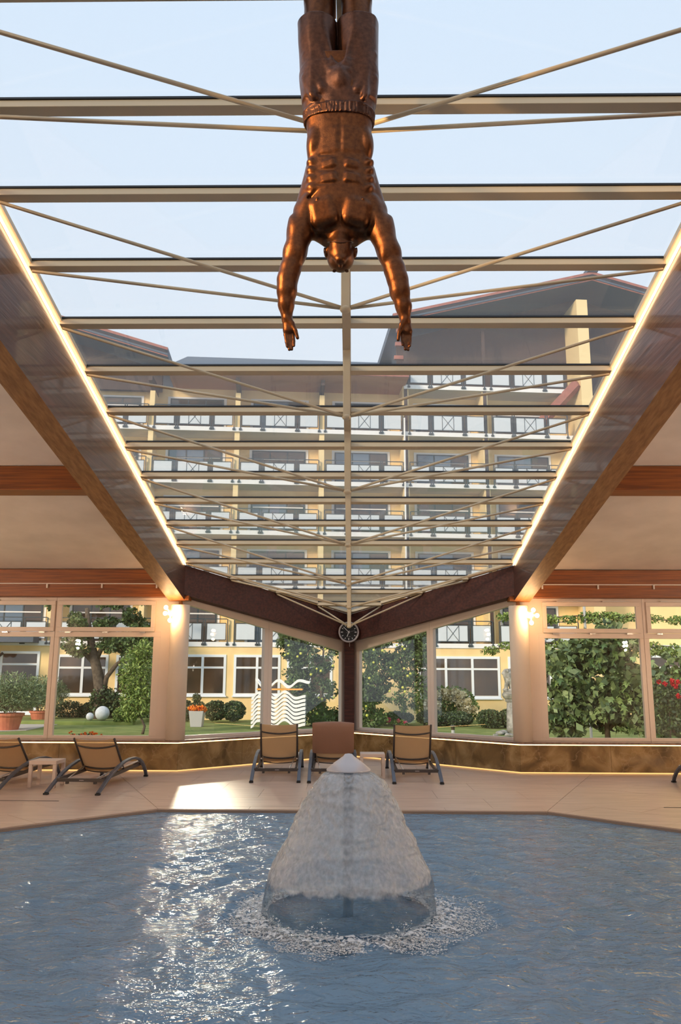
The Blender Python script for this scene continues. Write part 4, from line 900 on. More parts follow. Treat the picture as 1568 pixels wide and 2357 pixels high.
def groove(pts, r, k=0.010):      # carve a crease along the front of the trunk
    tt = np.array([(row_[0], row_[2], row_[3], row_[4]) for row_ in sorted(T0)])
    Q = []
    for x, y, lift in pts:
        a = A(x, y); cyy, hw, hd = [np.interp(a[2], tt[:, 0], tt[:, j]) for j in (1, 2, 3)]; u = min(abs(a[0]) / hw, 0.98); Q.append(np.array([a[0], cyy - hd * (1 - u ** 2.5) ** 0.4 - lift, a[2]]))
    for p_, q_ in zip(Q[:-1], Q[1:]): dv.cone(p_, q_, r, r, k, sub=True)
for s in (-1, 1):
    X_ = lambda v: 784 + s * v
    groove([(X_(4), 470, 0.018), (X_(22), 456, 0.022), (X_(48), 454, 0.024), (X_(70), 468, 0.020)], 0.012)
    groove([(X_(4), 446, 0.014), (X_(50), 444, 0.014)], 0.007); groove([(X_(4), 415, 0.017), (X_(48), 412, 0.015)], 0.0085); groove([(X_(4), 380, 0.014), (X_(46), 376, 0.012)], 0.0085)
dv.cone(A(784, 300, -0.118), A(784, 452, -0.128), 0.010, 0.014, 0.014, sub=True)
dv.cone(A(784, 465, -0.122), A(784, 515, -0.116), 0.010, 0.014, 0.020, sub=True)
dv.ell(A(784, 352, -0.112), (0.009, 0.014, 0.012), 0.010, sub=True)
# neck and head thrown back, jaw towards the camera
dv.cone(A(784, 535, 0.03), A(784, 568, 0.0), 0.066, 0.060, 0.025)
dv.ell(A(784, 584, 0.045), (0.079, 0.105, 0.078), 0.012)
dv.cone(A(784, 572, 0.0), A(784, 602, -0.035), 0.062, 0.034, 0.015)
for s in (-1, 1):
    dv.cone(A(784 + s * 27, 572, 0.015), A(784 + s * 5, 607, -0.045), 0.019, 0.018, 0.012)
    dv.ell(A(784 + s * 34.5, 576, 0.03), (0.011, 0.026, 0.034), 0.005, rot=(0, s * 0.2, 0)); dv.ell(A(784 + s * 38, 577, 0.016), (0.007, 0.010, 0.014), 0.004, sub=True)
    dv.ell(A(784 + s * 14, 618, 0.03), (0.014, 0.012, 0.009), 0.006)
    dv.ell(A(784 + s * 12, 621, 0.025), (0.014, 0.012, 0.008), 0.006, sub=True)
dv.cone(A(784, 608, -0.052), A(784, 609, -0.045), 0.019, 0.019, 0.01)
dv.cone(A(784, 612, 0.0), A(784, 617, -0.02), 0.013, 0.011, 0.006); dv.cone(A(776, 612, -0.033), A(792, 612, -0.033), 0.007, 0.007, 0.005)
# hands: palm, four fingers of unequal length, thumb towards the body
for s in (-1, 1):
    if s < 0: wr, pm = (661, 735), (665, 760); fin = [((657, 771), (660, 790), (662, 803)), ((663, 773), (665, 795), (667, 810)), ((669, 773), (671, 794), (673, 809)), ((675, 770), (677, 788), (678, 801))]; th = ((672, 748), (681, 766), (686, 783))
    else: wr, pm = (933, 739), (936, 762); fin = [((944, 772), (944, 790), (943, 802)), ((938, 774), (939, 796), (939, 811)), ((932, 774), (932, 794), (932, 810)), ((926, 771), (926, 788), (926, 800))]; th = ((925, 750), (919, 768), (916, 787))
    dv.cone(A(*wr), A(*pm), 0.028, 0.034, 0.012, flat=1.25)
    for i, f in enumerate(fin):
        o = [-0.004, -0.012, -0.03 if s < 0 else -0.035]; rr_ = 0.0098 if i in (1, 2) else 0.0088
        dv.cone(A(*pm, 0.0), A(*f[0], o[0]), 0.022, rr_ + 0.002, 0.008, flat=1.2); dv.cone(A(*f[0], o[0]), A(*f[1], o[1]), rr_ + 0.001, rr_, 0.003); dv.cone(A(*f[1], o[1]), A(*f[2], o[2]), rr_, rr_ - 0.0018, 0.003)
    dv.cone(A(*wr, -0.01), A(*th[0], -0.015), 0.024, 0.018, 0.01); dv.cone(A(*th[0], -0.015), A(*th[1], -0.025), 0.016, 0.012, 0.006); dv.cone(A(*th[1], -0.025), A(*th[2], -0.03), 0.012, 0.0095, 0.004)
V, Fq = dv.mesh()
# unseen spot fixture added on the left roof beam to light the statue's side
SP = Vector((-2.82, 3.1, 5.05)); TG = Vector((0.0, 4.3, 4.35)); t = thing('added_spotlight', 'added spot fixture on the left roof beam, out of view, aimed at the diving statue', 'added_spotlight', SP)
b = MB(); d_ = (TG - SP).normalized(); b.tube([SP - d_ * 0.06, SP + d_ * 0.07], 0.045, 16); b.build('housing', M['anthracite'], t); b = MB(); b.bar(SP, (-2.906, 3.1, 5.05), 0.03, 0.02); b.build('bracket', M['anthracite'], t)
ld = bpy.data.lights.new('added_statue_spot', 'SPOT'); ld.energy = 650; ld.color = (1.0, 0.60, 0.24); ld.spot_size = R(52); ld.spot_blend = 0.7; ld.shadow_soft_size = 0.05
lo = bpy.data.objects.new('added_statue_spot', ld); COL.objects.link(lo); lo.parent = t; lo.location = d_ * 0.09; lo.rotation_euler = d_.to_track_quat('-Z', 'Y').to_euler()
DT = thing('diver_statue', 'bronze statue of a man in swim shorts diving head first from the roof', 'statue', (0.0, DY, float(HZ)))
np_mesh('body', V, Fq, M['bronze'], DT, smooth=True); del dv
# shorts
zs0 = A(784, 300)[2]; zs1 = A(784, 40)[2]
sh = SDF((-0.36, DY - 0.26, zs0), (0.36, DY + 0.26, zs1), 0.005)
for xa, xb, xc in ((731, 184 / 2, -1), (823.5, 0, 1)):
    w = 95 if xc < 0 else 101
    rows = [row(62, xa - w / 2, xa + w / 2, 0.122, 0.0), row(110, xa - w / 2 + 1, xa + w / 2 - 1, 0.124, 0.0), row(185, xa - w / 2 + 5, xa + w / 2 - 1, 0.124, 0.0), row(240, xa - w / 2 + 14, xa + w / 2 - 10, 0.105, 0.0)]
    sh.column(rows, 0.006, ex=2.3)
sh.column([row(178, 692, 866, 0.118, 0.0), row(200, 691, 868, 0.128, 0.0), row(240, 695, 865, 0.128, 0.0), row(268, 698, 862, 0.120, 0.0)], 0.03, ex=2.3)
sh.column([row(264, 697, 864, 0.126, 0.0), row(287, 699, 862, 0.124, 0.0)], 0.006, ex=2.3)
sh.ell(A(780, 210, -0.11), (0.055, 0.045, 0.075), 0.03)
for s in (-1, 1):
    for x0, y0, x1, y1, rd_ in ((20, 195, 70, 95, 0.014), (40, 235, 78, 150, 0.012), (55, 255, 80, 200, 0.010), (14, 180, 40, 75, 0.016), (60, 250, 66, 90, 0.010)):
        sh.cone(A(782 + s * x0, y0, -0.115), A(782 + s * x1, y1, -0.118 + x1 * 0.0006), rd_, rd_ * 0.8, 0.03)
V, Fq = sh.mesh()
fz = vnoise(np.stack([V[:, 0] * 16 + 9, V[:, 1] * 16 + 9, V[:, 2] * 5], 1), 31) - 0.5; band = (V[:, 2] < A(784, 266)[2]); dirv = np.stack([V[:, 0], V[:, 1] - DY, np.zeros(len(V))], 1); dirv /= np.linalg.norm(dirv, axis=1)[:, None] + 1e-6
ang = np.arctan2(V[:, 1] - DY, V[:, 0]); V = V + dirv * np.where(band, 0.0035 * np.sign(np.sin(ang * 130)), fz * 0.022)[:, None]
o = np_mesh('swim_shorts', V, Fq, M['bronze_shorts'], DT, smooth=True); del sh
b = MB(); b.tube([Vector(A(784 + u * 29, 556 + 16 * (1 - u * u), -0.075 * (1 - u * u) ** 0.5 + 0.01)) for u in (-1, -0.8, -0.55, -0.3, 0, 0.3, 0.55, 0.8, 1)], 0.0035, 8); b.build('cap_strap', M['bronze_shorts'], DT, smooth=True)
for s in (-1, 1):
    b = MB(); b.tube([(s * 0.05, DY + 0.05, 5.6), (s * 0.05, DY + 0.02, roofz(DY) - 0.01)], 0.006, 8); b.build('hanging_cable', M['chrome'], DT)

# ------------------------------------------------------------------ garden ground
GZ = -0.6
M['grass'] = mat('lawn', srgb(104, 124, 58), 0.9, col2=srgb(140, 150, 84), scale=1.2, detail=8, bump=0.5, bscale=60)
M['gravel'] = mat('pale_gravel', srgb(206, 198, 188), 0.9, col2=srgb(176, 168, 158), scale=30)
M['soil'] = mat('garden_soil', srgb(70, 54, 40), 0.95, col2=srgb(92, 74, 54), scale=6)
b = MB(); b.box(-60, 60, 14.9, 60, GZ - 0.4, GZ); meta(b.build('lawn_ground', M['grass']), 'green garden lawn between the pool hall and the hotel', 'lawn', kind='structure')
pp = [onZ(x, y, GZ) for x, y in ((0, 1684), (60, 1682), (110, 1672), (180, 1661), (182, 1657), (120, 1655), (0, 1655), (-120, 1657), (-160, 1690))]
b = MB(); b.prism([(p.x, p.y, GZ + 0.002) for p in pp], (0, 0, 0.025)); meta(fixnormals(b.build('gravel_path', M['gravel'])), 'pale gravel path behind the potted oleanders', 'path', kind='structure')

# ------------------------------------------------------------------ hotel
M['yellow'] = mat('yellow_render', srgb(246, 216, 158), 0.85, col2=srgb(238, 206, 148), scale=1.5, bump=0.1, bscale=60)
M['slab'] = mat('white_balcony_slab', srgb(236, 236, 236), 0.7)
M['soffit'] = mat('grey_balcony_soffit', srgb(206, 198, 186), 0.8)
M['fin'] = mat('pale_yellow_fin', srgb(240, 214, 160), 0.8)
M['rail'] = mat('dark_green_grey_rail', srgb(58, 70, 76), 0.4, 0.2)
M['panel'] = mat('frosted_white_panel', srgb(206, 214, 222), 0.35)
M['panel_x'] = M['panel']
M['pvc'] = mat('white_window_frame', srgb(232, 238, 244), 0.4)
M['pane_dark'] = mat('dark_room_glass', srgb(50, 46, 42), 0.05, spec=0.9, col2=srgb(84, 66, 50), scale=0.7)
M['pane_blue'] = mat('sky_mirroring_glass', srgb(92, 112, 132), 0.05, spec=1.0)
M['roof_dark'] = mat('dark_slate_roof', srgb(66, 78, 94), 0.6, col2=srgb(80, 92, 106), scale=20)
M['timber'] = mat('dark_brown_cladding', srgb(82, 62, 52), 0.7, col2=srgb(66, 50, 44), scale=2, stretch=(14, 1, 1))
M['fascia'] = mat('reddish_fascia_board', srgb(170, 108, 92), 0.6, col2=srgb(150, 92, 80), scale=3)
M['eave'] = mat('orange_brown_soffit', srgb(186, 130, 92), 0.7)
M['redtile'] = mat('red_roof_tile', srgb(186, 92, 66), 0.7)
M['curtain'] = mat('grey_curtain', srgb(176, 180, 186), 0.8)
HR = R(5)
HOTEL = thing('hotel_building', 'large yellow hotel with rows of white balconies behind the garden', 'building', (0, 44, GZ), rotz=HR)
HO = Vector((0, 0, 0))
def hb(b, nm, m, par=None, **kw):     # hotel coordinates: along the facade, depth, height above the pool deck
    o = b.build(nm, m, par or HOTEL, local=True, **kw); return o
def HB(): return MB()
ZO = -GZ
def box(b, s0, s1, d0, d1, z0, z1, m=0): b.box(s0, s1, d0, d1, z0 + ZO, z1 + ZO, m)
FL = [3.40, 6.42, 9.42, 12.25, 15.25]; FL6 = FL + [18.05]
# walls: ground floor flush with the balconies, upper wall set back
b = HB(); box(b, -26, 26, 0.0, 3.0, GZ, 3.15); hb(b, 'ground_wall', M['yellow'])
b = HB(); box(b, -26, 3.2, 1.5, 4.0, 3.15, 18.0); hb(b, 'upper_wall', M['yellow'])
b = HB(); box(b, 3.2, 26, 1.5, 4.0, 3.15, 18.3); hb(b, 'upper_wall', M['yellow'])
for k, z in enumerate(FL6):
    for s0, s1 in ((-26, 3.0), (3.0, 13.2)):
        if k == 5 and s0 < 0: continue
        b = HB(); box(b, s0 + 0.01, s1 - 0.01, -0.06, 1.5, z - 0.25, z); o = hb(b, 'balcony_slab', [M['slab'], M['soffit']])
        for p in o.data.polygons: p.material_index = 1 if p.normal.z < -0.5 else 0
b = HB(); box(b, 14.0, 26, -0.06, 1.5, 3.15, 3.40); hb(b, 'balcony_slab', M['slab'])
# fins between the bays
for s in (-20.5, -15.9, -11.16, -6.4, -1.66):
    b = HB(); box(b, s - 0.14, s + 0.14, 0.06, 1.5, 3.4, 17.3); hb(b, 'fin_wall', M['fin'])
    b = HB(); b.hexa([(s - 0.1, -0.9, 17.55 + ZO), (s + 0.1, -0.9, 17.55 + ZO), (s + 0.1, 1.5, 17.2 + ZO), (s - 0.1, 1.5, 17.2 + ZO), (s - 0.1, -0.9, 17.85 + ZO), (s + 0.1, -0.9, 17.85 + ZO), (s + 0.1, 1.5, 18.0 + ZO), (s - 0.1, 1.5, 18.0 + ZO)]); hb(b, 'rafter_bracket', M['timber'])
for s in (3.12, 7.72):
    b = HB(); box(b, s - 0.17, s + 0.17, 0.06, 1.5, 3.4, 18.0); hb(b, 'fin_wall', M['fin'])
    b = HB(); box(b, s - 0.09, s + 0.09, -0.02, 0.12, 3.0, 21.5); hb(b, 'timber_post', M['timber'])
b = HB(); box(b, 13.1, 13.75, -0.9, 1.6, GZ, 23.3); hb(b, 'end_wall', M['fin'])
# railing module with three frosted panels and dark steel posts with slab clips
def railing(n0, s0, z):
    b = HB(); spans = ((0.25, 1.28, 0), (1.56, 3.23, 1), (3.48, 4.50, 0))
    for a, c, x in spans:
        for zz in (0.10, 0.98): box(b, s0 + a, s0 + c, -0.10, -0.07, z + zz - 0.02, z + zz + 0.02)
        for q in (a, c): box(b, s0 + q - 0.02, s0 + q + 0.02, -0.10, -0.07, z + 0.1, z + 0.98)
        if x:
            m_ = (a + c) / 2; 
            for q in (m_ - 0.33, m_ + 0.33): box(b, s0 + q - 0.01, s0 + q + 0.01, -0.11, -0.09, z + 0.1, z + 0.98)
            for u, v in ((0.12, 0.96), (0.96, 0.12)): b.bar((s0 + m_ - 0.33, -0.10, z + ZO + u), (s0 + m_ + 0.33, -0.10, z + ZO + v), 0.02, 0.02, up=(0, 1, 0))
    box(b, s0 + 0.2, s0 + 4.55, -0.10, -0.06, z + 1.18, z + 1.225)
    for q in (0.18, 1.36, 1.48, 3.30, 3.41, 4.58):
        box(b, s0 + q - 0.025, s0 + q + 0.025, -0.11, -0.06, z - 0.16, z + 1.2); box(b, s0 + q - 0.075, s0 + q + 0.075, -0.12, -0.055, z - 0.18, z - 0.08)
    r = hb(b, 'balcony_railing', M['rail'])
    for a, c, x in spans:
        b = HB(); box(b, s0 + a + 0.03, s0 + c - 0.03, -0.088, -0.075, z + 0.13, z + 0.95); hb(b, 'railing_panel', M['panel'], r)
    return r
def door_window(s0, z, blue, w=3.05, off=0.82):
    b = HB(); a = s0 + off; c = a + w
    box(b, a - 0.16, c + 0.16, 1.44, 1.52, z, z + 2.2); o = hb(b, 'balcony_window', M['slab'])
    k = 0
    for u0, u1 in ((0.06, 0.98), (1.06, 1.98), (2.06, 2.98)):
        b = HB(); box(b, a + u0 * w / 3.05, a + u1 * w / 3.05, 1.40, 1.46, z + 0.05, z + 2.02); hb(b, 'pane', M['pane_blue'] if (blue and k != 2) else M['pane_dark'], o); k += 1
    b = HB(); box(b, a, c, 1.385, 1.44, z + 0.0, z + 0.05); box(b, a, c, 1.385, 1.44, z + 2.02, z + 2.08)
    for u in (0.0, 0.98, 1.98, 2.98): box(b, a + u * w / 3.05, a + (u + 0.07) * w / 3.05, 1.385, 1.44, z + 0.05, z + 2.02)
    hb(b, 'window_bars', M['rail'], o)
    b = HB(); box(b, a + 0.1, c - 0.1, 1.36, 1.40, z + 1.55, z + 1.62); hb(b, 'blind_rail', M['slab'], o)
for k, z in enumerate(FL6):
    for s0 in (-20.5, -15.9, -11.16, -6.4, -1.66, 3.12, 7.9):
        if k == 5 and s0 < 3: continue
        if s0 < -17 and k in (1, 2): continue
        railing(0, s0, z); 
        if k < 5: door_window(s0, z, (k + int(s0)) % 2 == 0)
# roofs
b = HB(); b.prism([(-10.2, -1.4, 18.05 + ZO), (-10.2, -1.4, 18.25 + ZO), (-10.2, 7.0, 22.2 + ZO), (-10.2, 7.0, 18.05 + ZO)], (13.3, 0, 0)); hb(fixn := b, 'main_roof', M['roof_dark'])
b = HB(); box(b, -10.2, 3.1, -1.46, -1.40, 17.98, 18.26); hb(b, 'eave_board', M['fascia'])
b = HB(); box(b, -10.2, 3.1, -1.38, 1.5, 17.98, 18.04); hb(b, 'eave_soffit', M['eave'])
def gable(sa, za, sl, sr, slope, d0, d1, wall_d, zb, fname):
    zl, zr = za - (sa - sl) * slope, za - (sr - sa) * slope; t = 0.5
    b = HB(); b.prism([(sl, d0 + 0.05, zl + ZO), (sa, d0 + 0.05, za + ZO), (sr, d0 + 0.05, zr + ZO), (sr, d0 + 0.05, zr - t + ZO + 0.05), (sa, d0 + 0.05, za - t + ZO + 0.05), (sl, d0 + 0.05, zl - t + ZO + 0.05)], (0, d1 - d0, 0)); hb(b, fname + '_roof', M['roof_dark'])
    fixnormals(bpy.data.objects[-1]) if False else None
    for j in range(3):
        b = HB(); o = -0.02 - j * 0.17; dd = 0.05 * j
        b.prism([(sl, d0 + dd, zl + o + ZO), (sa, d0 + dd, za + o + ZO), (sr, d0 + dd, zr + o + ZO), (sr, d0 + dd, zr + o - 0.15 + ZO), (sa, d0 + dd, za + o - 0.15 + ZO), (sl, d0 + dd, zl + o - 0.15 + ZO)], (0, 0.06, 0)); fixnormals(hb(b, 'verge_board', M['fascia'] if j != 1 else M['timber']))
    b = HB(); b.prism([(sl + 0.6, wall_d, zb + ZO), (sr - 0.6, wall_d, zb + ZO), (sr - 0.6, wall_d, zr - 0.4 + ZO), (sa, wall_d, za - 0.4 + ZO), (sl + 0.6, wall_d, zl - 0.4 + ZO)], (0, 0.3, 0)); fixnormals(hb(b, 'gable_wall', M['timber']))
gable(13.9, 24.75, 2.2, 25.6, 0.262, -1.6, 9.0, 1.2, 18.3, 'gable')
gable(-21.0, 22.3, -31.5, -10.2, 0.285, -1.6, 9.0, 0.9, 17.6, 'gable')
b = HB(); box(b, 13.6, 14.2, -1.7, -1.0, 24.7, 24.95); hb(b, 'ridge_cap', M['roof_dark'])
for i in range(4):
    b = HB(); z = 20.9 - 0.62 * i; box(b, 2.5, 3.2, -0.9 + 0.5 * i, -0.7 + 0.5 * i, z, z + 0.22); hb(b, 'purlin_end', M['fascia'])
b = HB(); b.bar((13.0, -0.7, 18.2 + ZO), (11.4, 1.4, 16.4 + ZO), 0.4, 0.5); hb(b, 'brace', M['fascia'])
# ground floor windows with white frames
def gwin(s0, s1, z0, z1, n, transom=True, glow=False):
    b = HB(); f = 0.13; box(b, s0, s1, -0.05, 0.05, z0, z0 + f); box(b, s0, s1, -0.05, 0.05, z1 - f, z1); w = (s1 - s0 - f) / n
    for i in range(n + 1): box(b, s0 + w * i, s0 + w * i + f, -0.05, 0.05, z0 + f, z1 - f)
    if transom: box(b, s0 + f, s1 - f, -0.045, 0.045, z1 - 0.72, z1 - 0.62)
    o = hb(b, 'ground_window', M['pvc'])
    b = HB(); box(b, s0 - 0.05, s1 + 0.05, -0.12, 0.04, z0 - 0.06, z0 + 0.01); hb(b, 'window_ledge', M['pvc'], o)
    for i in range(n):
        a, c = s0 + w * i + f + 0.01, s0 + w * (i + 1) - 0.01
        parts = [(z0 + f + 0.01, z1 - 0.73), (z1 - 0.61, z1 - f - 0.01)] if transom else [(z0 + f + 0.01, z1 - f - 0.01)]
        for q0, q1 in parts: b = HB(); box(b, a, c, -0.012, -0.002, q0, q1); hb(b, 'pane', M['pane_dark'], o)
for a in ((-9.05, -6.6, 0.62, 2.74, 2), (-6.2, -3.75, 0.62, 2.74, 2), (-3.4, -1.0, 0.62, 2.74, 2), (3.6, 8.05, 0.52, 2.72, 3), (8.5, 10.9, 0.52, 2.72, 2), (-15.3, -12.7, 0.62, 2.7, 2), (-12.3, -9.75, 0.62, 2.7, 2)): gwin(*a)
gwin(-18.2, -16.2, -0.3, 2.86, 1, True)
gwin(16.3, 19.6, 0.4, 2.85, 3, True); gwin(11.6, 14.6, 0.4, 2.8, 2, True)
b = HB(); box(b, 8.4, 10.0, -0.06, 0.0, -0.5, 0.48); hb(b, 'low_door_panel', M['pvc'])
b = HB(); box(b, -26, -16.3, -1.1, 0.0, 3.28, 3.62); hb(b, 'awning_beam', M['roof_dark'])
b = HB()
for i in range(10): b.tube([(-22.0 + 0.36 * i + 0.4, -2.6, 2.75 + ZO), (-22.0 + 0.36 * i + 0.4, -0.4, 3.3 + ZO)], 0.19, 8)
o = hb(b, 'annex_roof', M['redtile']); o['kind'] = 'stuff'
b = HB(); b.tube([(-18.05, -0.12, 2.75 + ZO), (-18.75, -0.12, 2.2 + ZO), (-18.8, -0.12, -0.5 + ZO)], 0.07, 8); hb(b, 'downpipe', M['timber'])
b = HB(); b.tube([(3.0, -0.2, 16 + ZO), (3.0, -0.2, 3.0 + ZO)], 0.05, 8); hb(b, 'downpipe', M['slab'])

# ------------------------------------------------------------------ plants and garden things
def leafmat(nm, c1, c2, rough=0.55): return mat(nm, c1, rough, col2=c2, island=True, contrast=(0.1, 0.9))
M['lf_apple'] = leafmat('apple_leaf', srgb(46, 66, 34), srgb(98, 122, 66)); M['lf_fig'] = leafmat('fig_leaf', srgb(58, 80, 48), srgb(128, 148, 96)); M['lf_dark'] = leafmat('hedge_leaf', srgb(38, 58, 36), srgb(84, 104, 62))
M['lf_ole'] = leafmat('oleander_leaf', srgb(82, 104, 70), srgb(146, 162, 118)); M['lf_olive'] = leafmat('light_shrub_leaf', srgb(82, 110, 46), srgb(150, 170, 90)); M['bark'] = mat('grey_bark', srgb(104, 92, 78), 0.9, col2=srgb(74, 64, 54), scale=8, bump=0.3)
M['hyd'] = leafmat('hydrangea_petal', srgb(196, 178, 124), srgb(232, 222, 186)); M['apple'] = mat('yellow_green_apple', srgb(206, 202, 92), 0.4, col2=srgb(188, 196, 84), scale=6)
M['terra'] = mat('terracotta', srgb(196, 118, 88), 0.75, col2=srgb(178, 102, 76), scale=5); M['stone'] = mat('weathered_stone', srgb(168, 166, 160), 0.85, col2=srgb(118, 118, 112), scale=7, bump=0.4)
M['orange_fl'] = leafmat('orange_petal', srgb(232, 96, 20), srgb(248, 150, 30)); M['pink_fl'] = mat('pink_petal', srgb(226, 70, 128), 0.6); M['red_fl'] = mat('red_petal', srgb(188, 24, 40), 0.6)
M['white_plastic'] = mat('white_plastic', srgb(236, 236, 238), 0.35); M['orange_pad'] = mat('orange_strap', srgb(226, 160, 70), 0.6)
M['bluepot'] = mat('grey_planter', srgb(176, 178, 180), 0.5); M['concrete_ball'] = mat('pale_stone_ball', srgb(214, 220, 226), 0.7, col2=srgb(190, 196, 202), scale=6)
def plant(name, label, cat, p, group=None): t = thing(name, label, cat, (p[0], p[1], p[2]), group=group); return t
def clumps(bl, n, r, seed):      # many small leaf clumps spread through larger blobs
    g = np.random.RandomState(seed); out = []
    for c, rad in bl:
        for k in range(n):
            d = g.normal(size=3); d /= np.linalg.norm(d); d *= g.rand() ** 0.4; q = r * (0.6 + 0.8 * g.rand()); out.append((tuple(np.array(c) + d * np.array(rad)), (q, q * 0.9, q * 0.75)))
    return out
def trunk(t, pts, r, nm='trunk'): b = MB(); b.tube(pts, r, 8); return b.build(nm, M['bark'], t, smooth=True)

# two terracotta pots with oleanders
for x, y, wpx, lab in ((16, 1681, 68, 'oleander bush in the front terracotta pot behind the far left window'), (92, 1664, 48, 'oleander bush in the rear terracotta pot on the gravel')):
    p = onZ(x, y, GZ); s = p.y / 1830.0; t = plant('potted_oleander', lab, 'potted plant', p)
    r = wpx * s / 2; h = r * 1.08
    b = MB(); b.lathe([(r * 0.68, 0), (r * 0.92, h * 0.84), (r, h * 0.84), (r * 1.02, h), (r * 0.88, h), (r * 0.86, h * 0.9)], (p.x, p.y, p.z), 24); b.build('pot', M['terra'], t, smooth=False)
    b = MB(); g = random.Random(x)
    for k in range(9): a = g.uniform(0, 6.28); b.tube([(p.x + 0.1 * math.cos(a), p.y + 0.1 * math.sin(a), p.z + h * 0.8), (p.x + r * 1.1 * math.cos(a), p.y + r * 1.1 * math.sin(a), p.z + h + 1.1)], 0.014, 5)
    o = b.build('stems', M['bark'], t); o['kind'] = 'stuff'
    foliage('foliage', M['lf_ole'], t, [((p.x, p.y, p.z + h + 0.85), (r * 2.3, r * 2.0, 0.85)), ((p.x - r, p.y, p.z + h + 0.7), (r * 1.6, r, 0.6)), ((p.x + r, p.y, p.z + h + 0.75), (r * 1.6, r, 0.65))], 5200, 0.17, seed=x + 1, aspect=0.2, shell=0.45, up=-0.5)
# stone balls on a raised planting bed
b = MB(); b.box(-17.5, -10.0, 38.3, 42.6, GZ - 0.05, GZ + 0.17); meta(b.build('planting_bed', M['grass'], bevel=0.06), 'slightly raised grass bed in front of the hotel windows', 'lawn', kind='structure')
for x, y, r, lab in ((235, 1652, 0.33, 'large pale stone ball on the lawn'), (207, 1651, 0.18, 'small pale stone ball on the lawn left of the large one')):
    p = Vector((onY(x, y, 38.9).x, 38.9, GZ + 0.17))
    b = MB(); b.sphere((p.x, p.y, GZ + 0.17 + r), r, 24, 16); o = b.build('stone_ball', M['concrete_ball'], smooth=True); meta(o, lab, 'stone ball')
# big tree left with a forked trunk
P = lambda x, y, Y=40.6: onY(x, y, Y)
t = plant('garden_tree', 'old ivy-clad tree with a forked trunk behind the stone balls', 'tree', (P(230, 1652).x, 40.6, GZ))
b0 = P(230, 1652); b0.z = GZ
trunk(t, [b0, P(232, 1600), P(225, 1550), P(214, 1500), P(205, 1450), P(200, 1400)], [0.38, 0.30, 0.27, 0.22, 0.16, 0.10])
trunk(t, [P(233, 1595), P(246, 1558), P(268, 1530), P(300, 1505)], [0.18, 0.12, 0.10, 0.06], 'limb'); trunk(t, [P(222, 1530), P(190, 1500), P(160, 1490)], [0.15, 0.1, 0.05], 'limb'); trunk(t, [P(220, 1520), P(240, 1480), P(250, 1430)], [0.15, 0.1, 0.06], 'limb')
foliage('foliage', M['lf_apple'], t, clumps([(tuple(P(205, 1415)), (2.2, 1.6, 1.3)), (tuple(P(270, 1420)), (1.9, 1.5, 1.4)), (tuple(P(180, 1470)), (1.0, 0.8, 0.8)), (tuple(P(310, 1460)), (1.2, 1.2, 1.0)), (tuple(P(260, 1485)), (1.4, 1.2, 0.5))], 12, 0.38, 3), 9000, 0.17, seed=3, aspect=0.6)
foliage('ivy', M['lf_dark'], t, [(P(232, 1615), (0.55, 0.5, 0.9)), (P(255, 1610), (0.5, 0.4, 0.6))], 1800, 0.13, seed=4, aspect=0.8)
# slender young tree in front of it
p = onZ(328, 1690, GZ); t = plant('young_tree', 'slender young tree with a white stem left of the left column', 'tree', p)
Q = lambda x, y: onY(x, y, p.y)
trunk(t, [p, Q(333, 1672), Q(326, 1655), Q(324, 1600), Q(322, 1520)], [0.06, 0.05, 0.045, 0.04, 0.02])
foliage('foliage', M['lf_olive'], t, [(Q(314, 1550), (0.72, 0.7, 1.1)), (Q(318, 1610), (0.7, 0.7, 0.7)), (Q(300, 1640), (0.35, 0.4, 0.3)), (Q(330, 1500), (0.4, 0.4, 0.5))], 5200, 0.15, seed=6, aspect=0.4)
# hedges and shrubs along the hotel
def hedge(name, lab, x0, x1, y0, y1, Y, n, size=0.12, m='lf_dark', dep=0.7, cat='hedge', seed=1):
    a, c = onY(x0, y1, Y), onY(x1, y0, Y); t = plant(name, lab, cat, ((a.x + c.x) / 2, Y, GZ)); w = (c.x - a.x) / 2; top_ = c.z; bot = GZ
    k = max(2, int(w * 2 / 1.2)); bl = [((a.x + (i + 0.5) * 2 * w / k, Y, (top_ + bot) / 2 + rnd.uniform(-0.05, 0.1)), (w / k * 1.3, dep, (top_ - bot) / 2)) for i in range(k)]
    V, Fq = leaf_arrays(bl, n, size, seed, aspect=0.6, shell=0.2); V[:, 2] = np.maximum(V[:, 2], GZ + 0.01); o = np_mesh('foliage', V, Fq, M[m], t); o['kind'] = 'stuff'; return t
hedge('clipped_hedge', 'dark clipped hedge under the windows behind the stone balls', 130, 368, 1614, 1645, 41.75, 6000, seed=11, dep=0.3)
hedge('low_shrub', 'loose dark green shrub right of the grey planter', 474, 560, 1616, 1665, 41.0, 3600, seed=12, m='lf_dark', cat='shrub')
hedge('low_shrub', 'pale green low shrub below the young tree', 262, 312, 1632, 1668, 38.5, 1600, seed=13, m='lf_olive', cat='shrub', dep=0.4)
hedge('low_shrub', 'small bush at the left column foot in the garden', 412, 440, 1612, 1655, 41.5, 1500, seed=14, cat='shrub', dep=0.5)
hedge('box_hedge', 'low box hedge in front of the hydrangea bush', 966, 1080, 1634, 1664, 38.8, 5200, seed=15, dep=0.8, size=0.10)
hedge('box_hedge', 'box hedge between the hydrangea and the lion column', 1104, 1200, 1630, 1668, 37.5, 4600, seed=16, dep=0.9, size=0.10)
hedge('blue_shrub', 'dark bushes under the right apple tree', 832, 945, 1640, 1668, 39.6, 4200, seed=17, dep=0.8, cat='shrub')
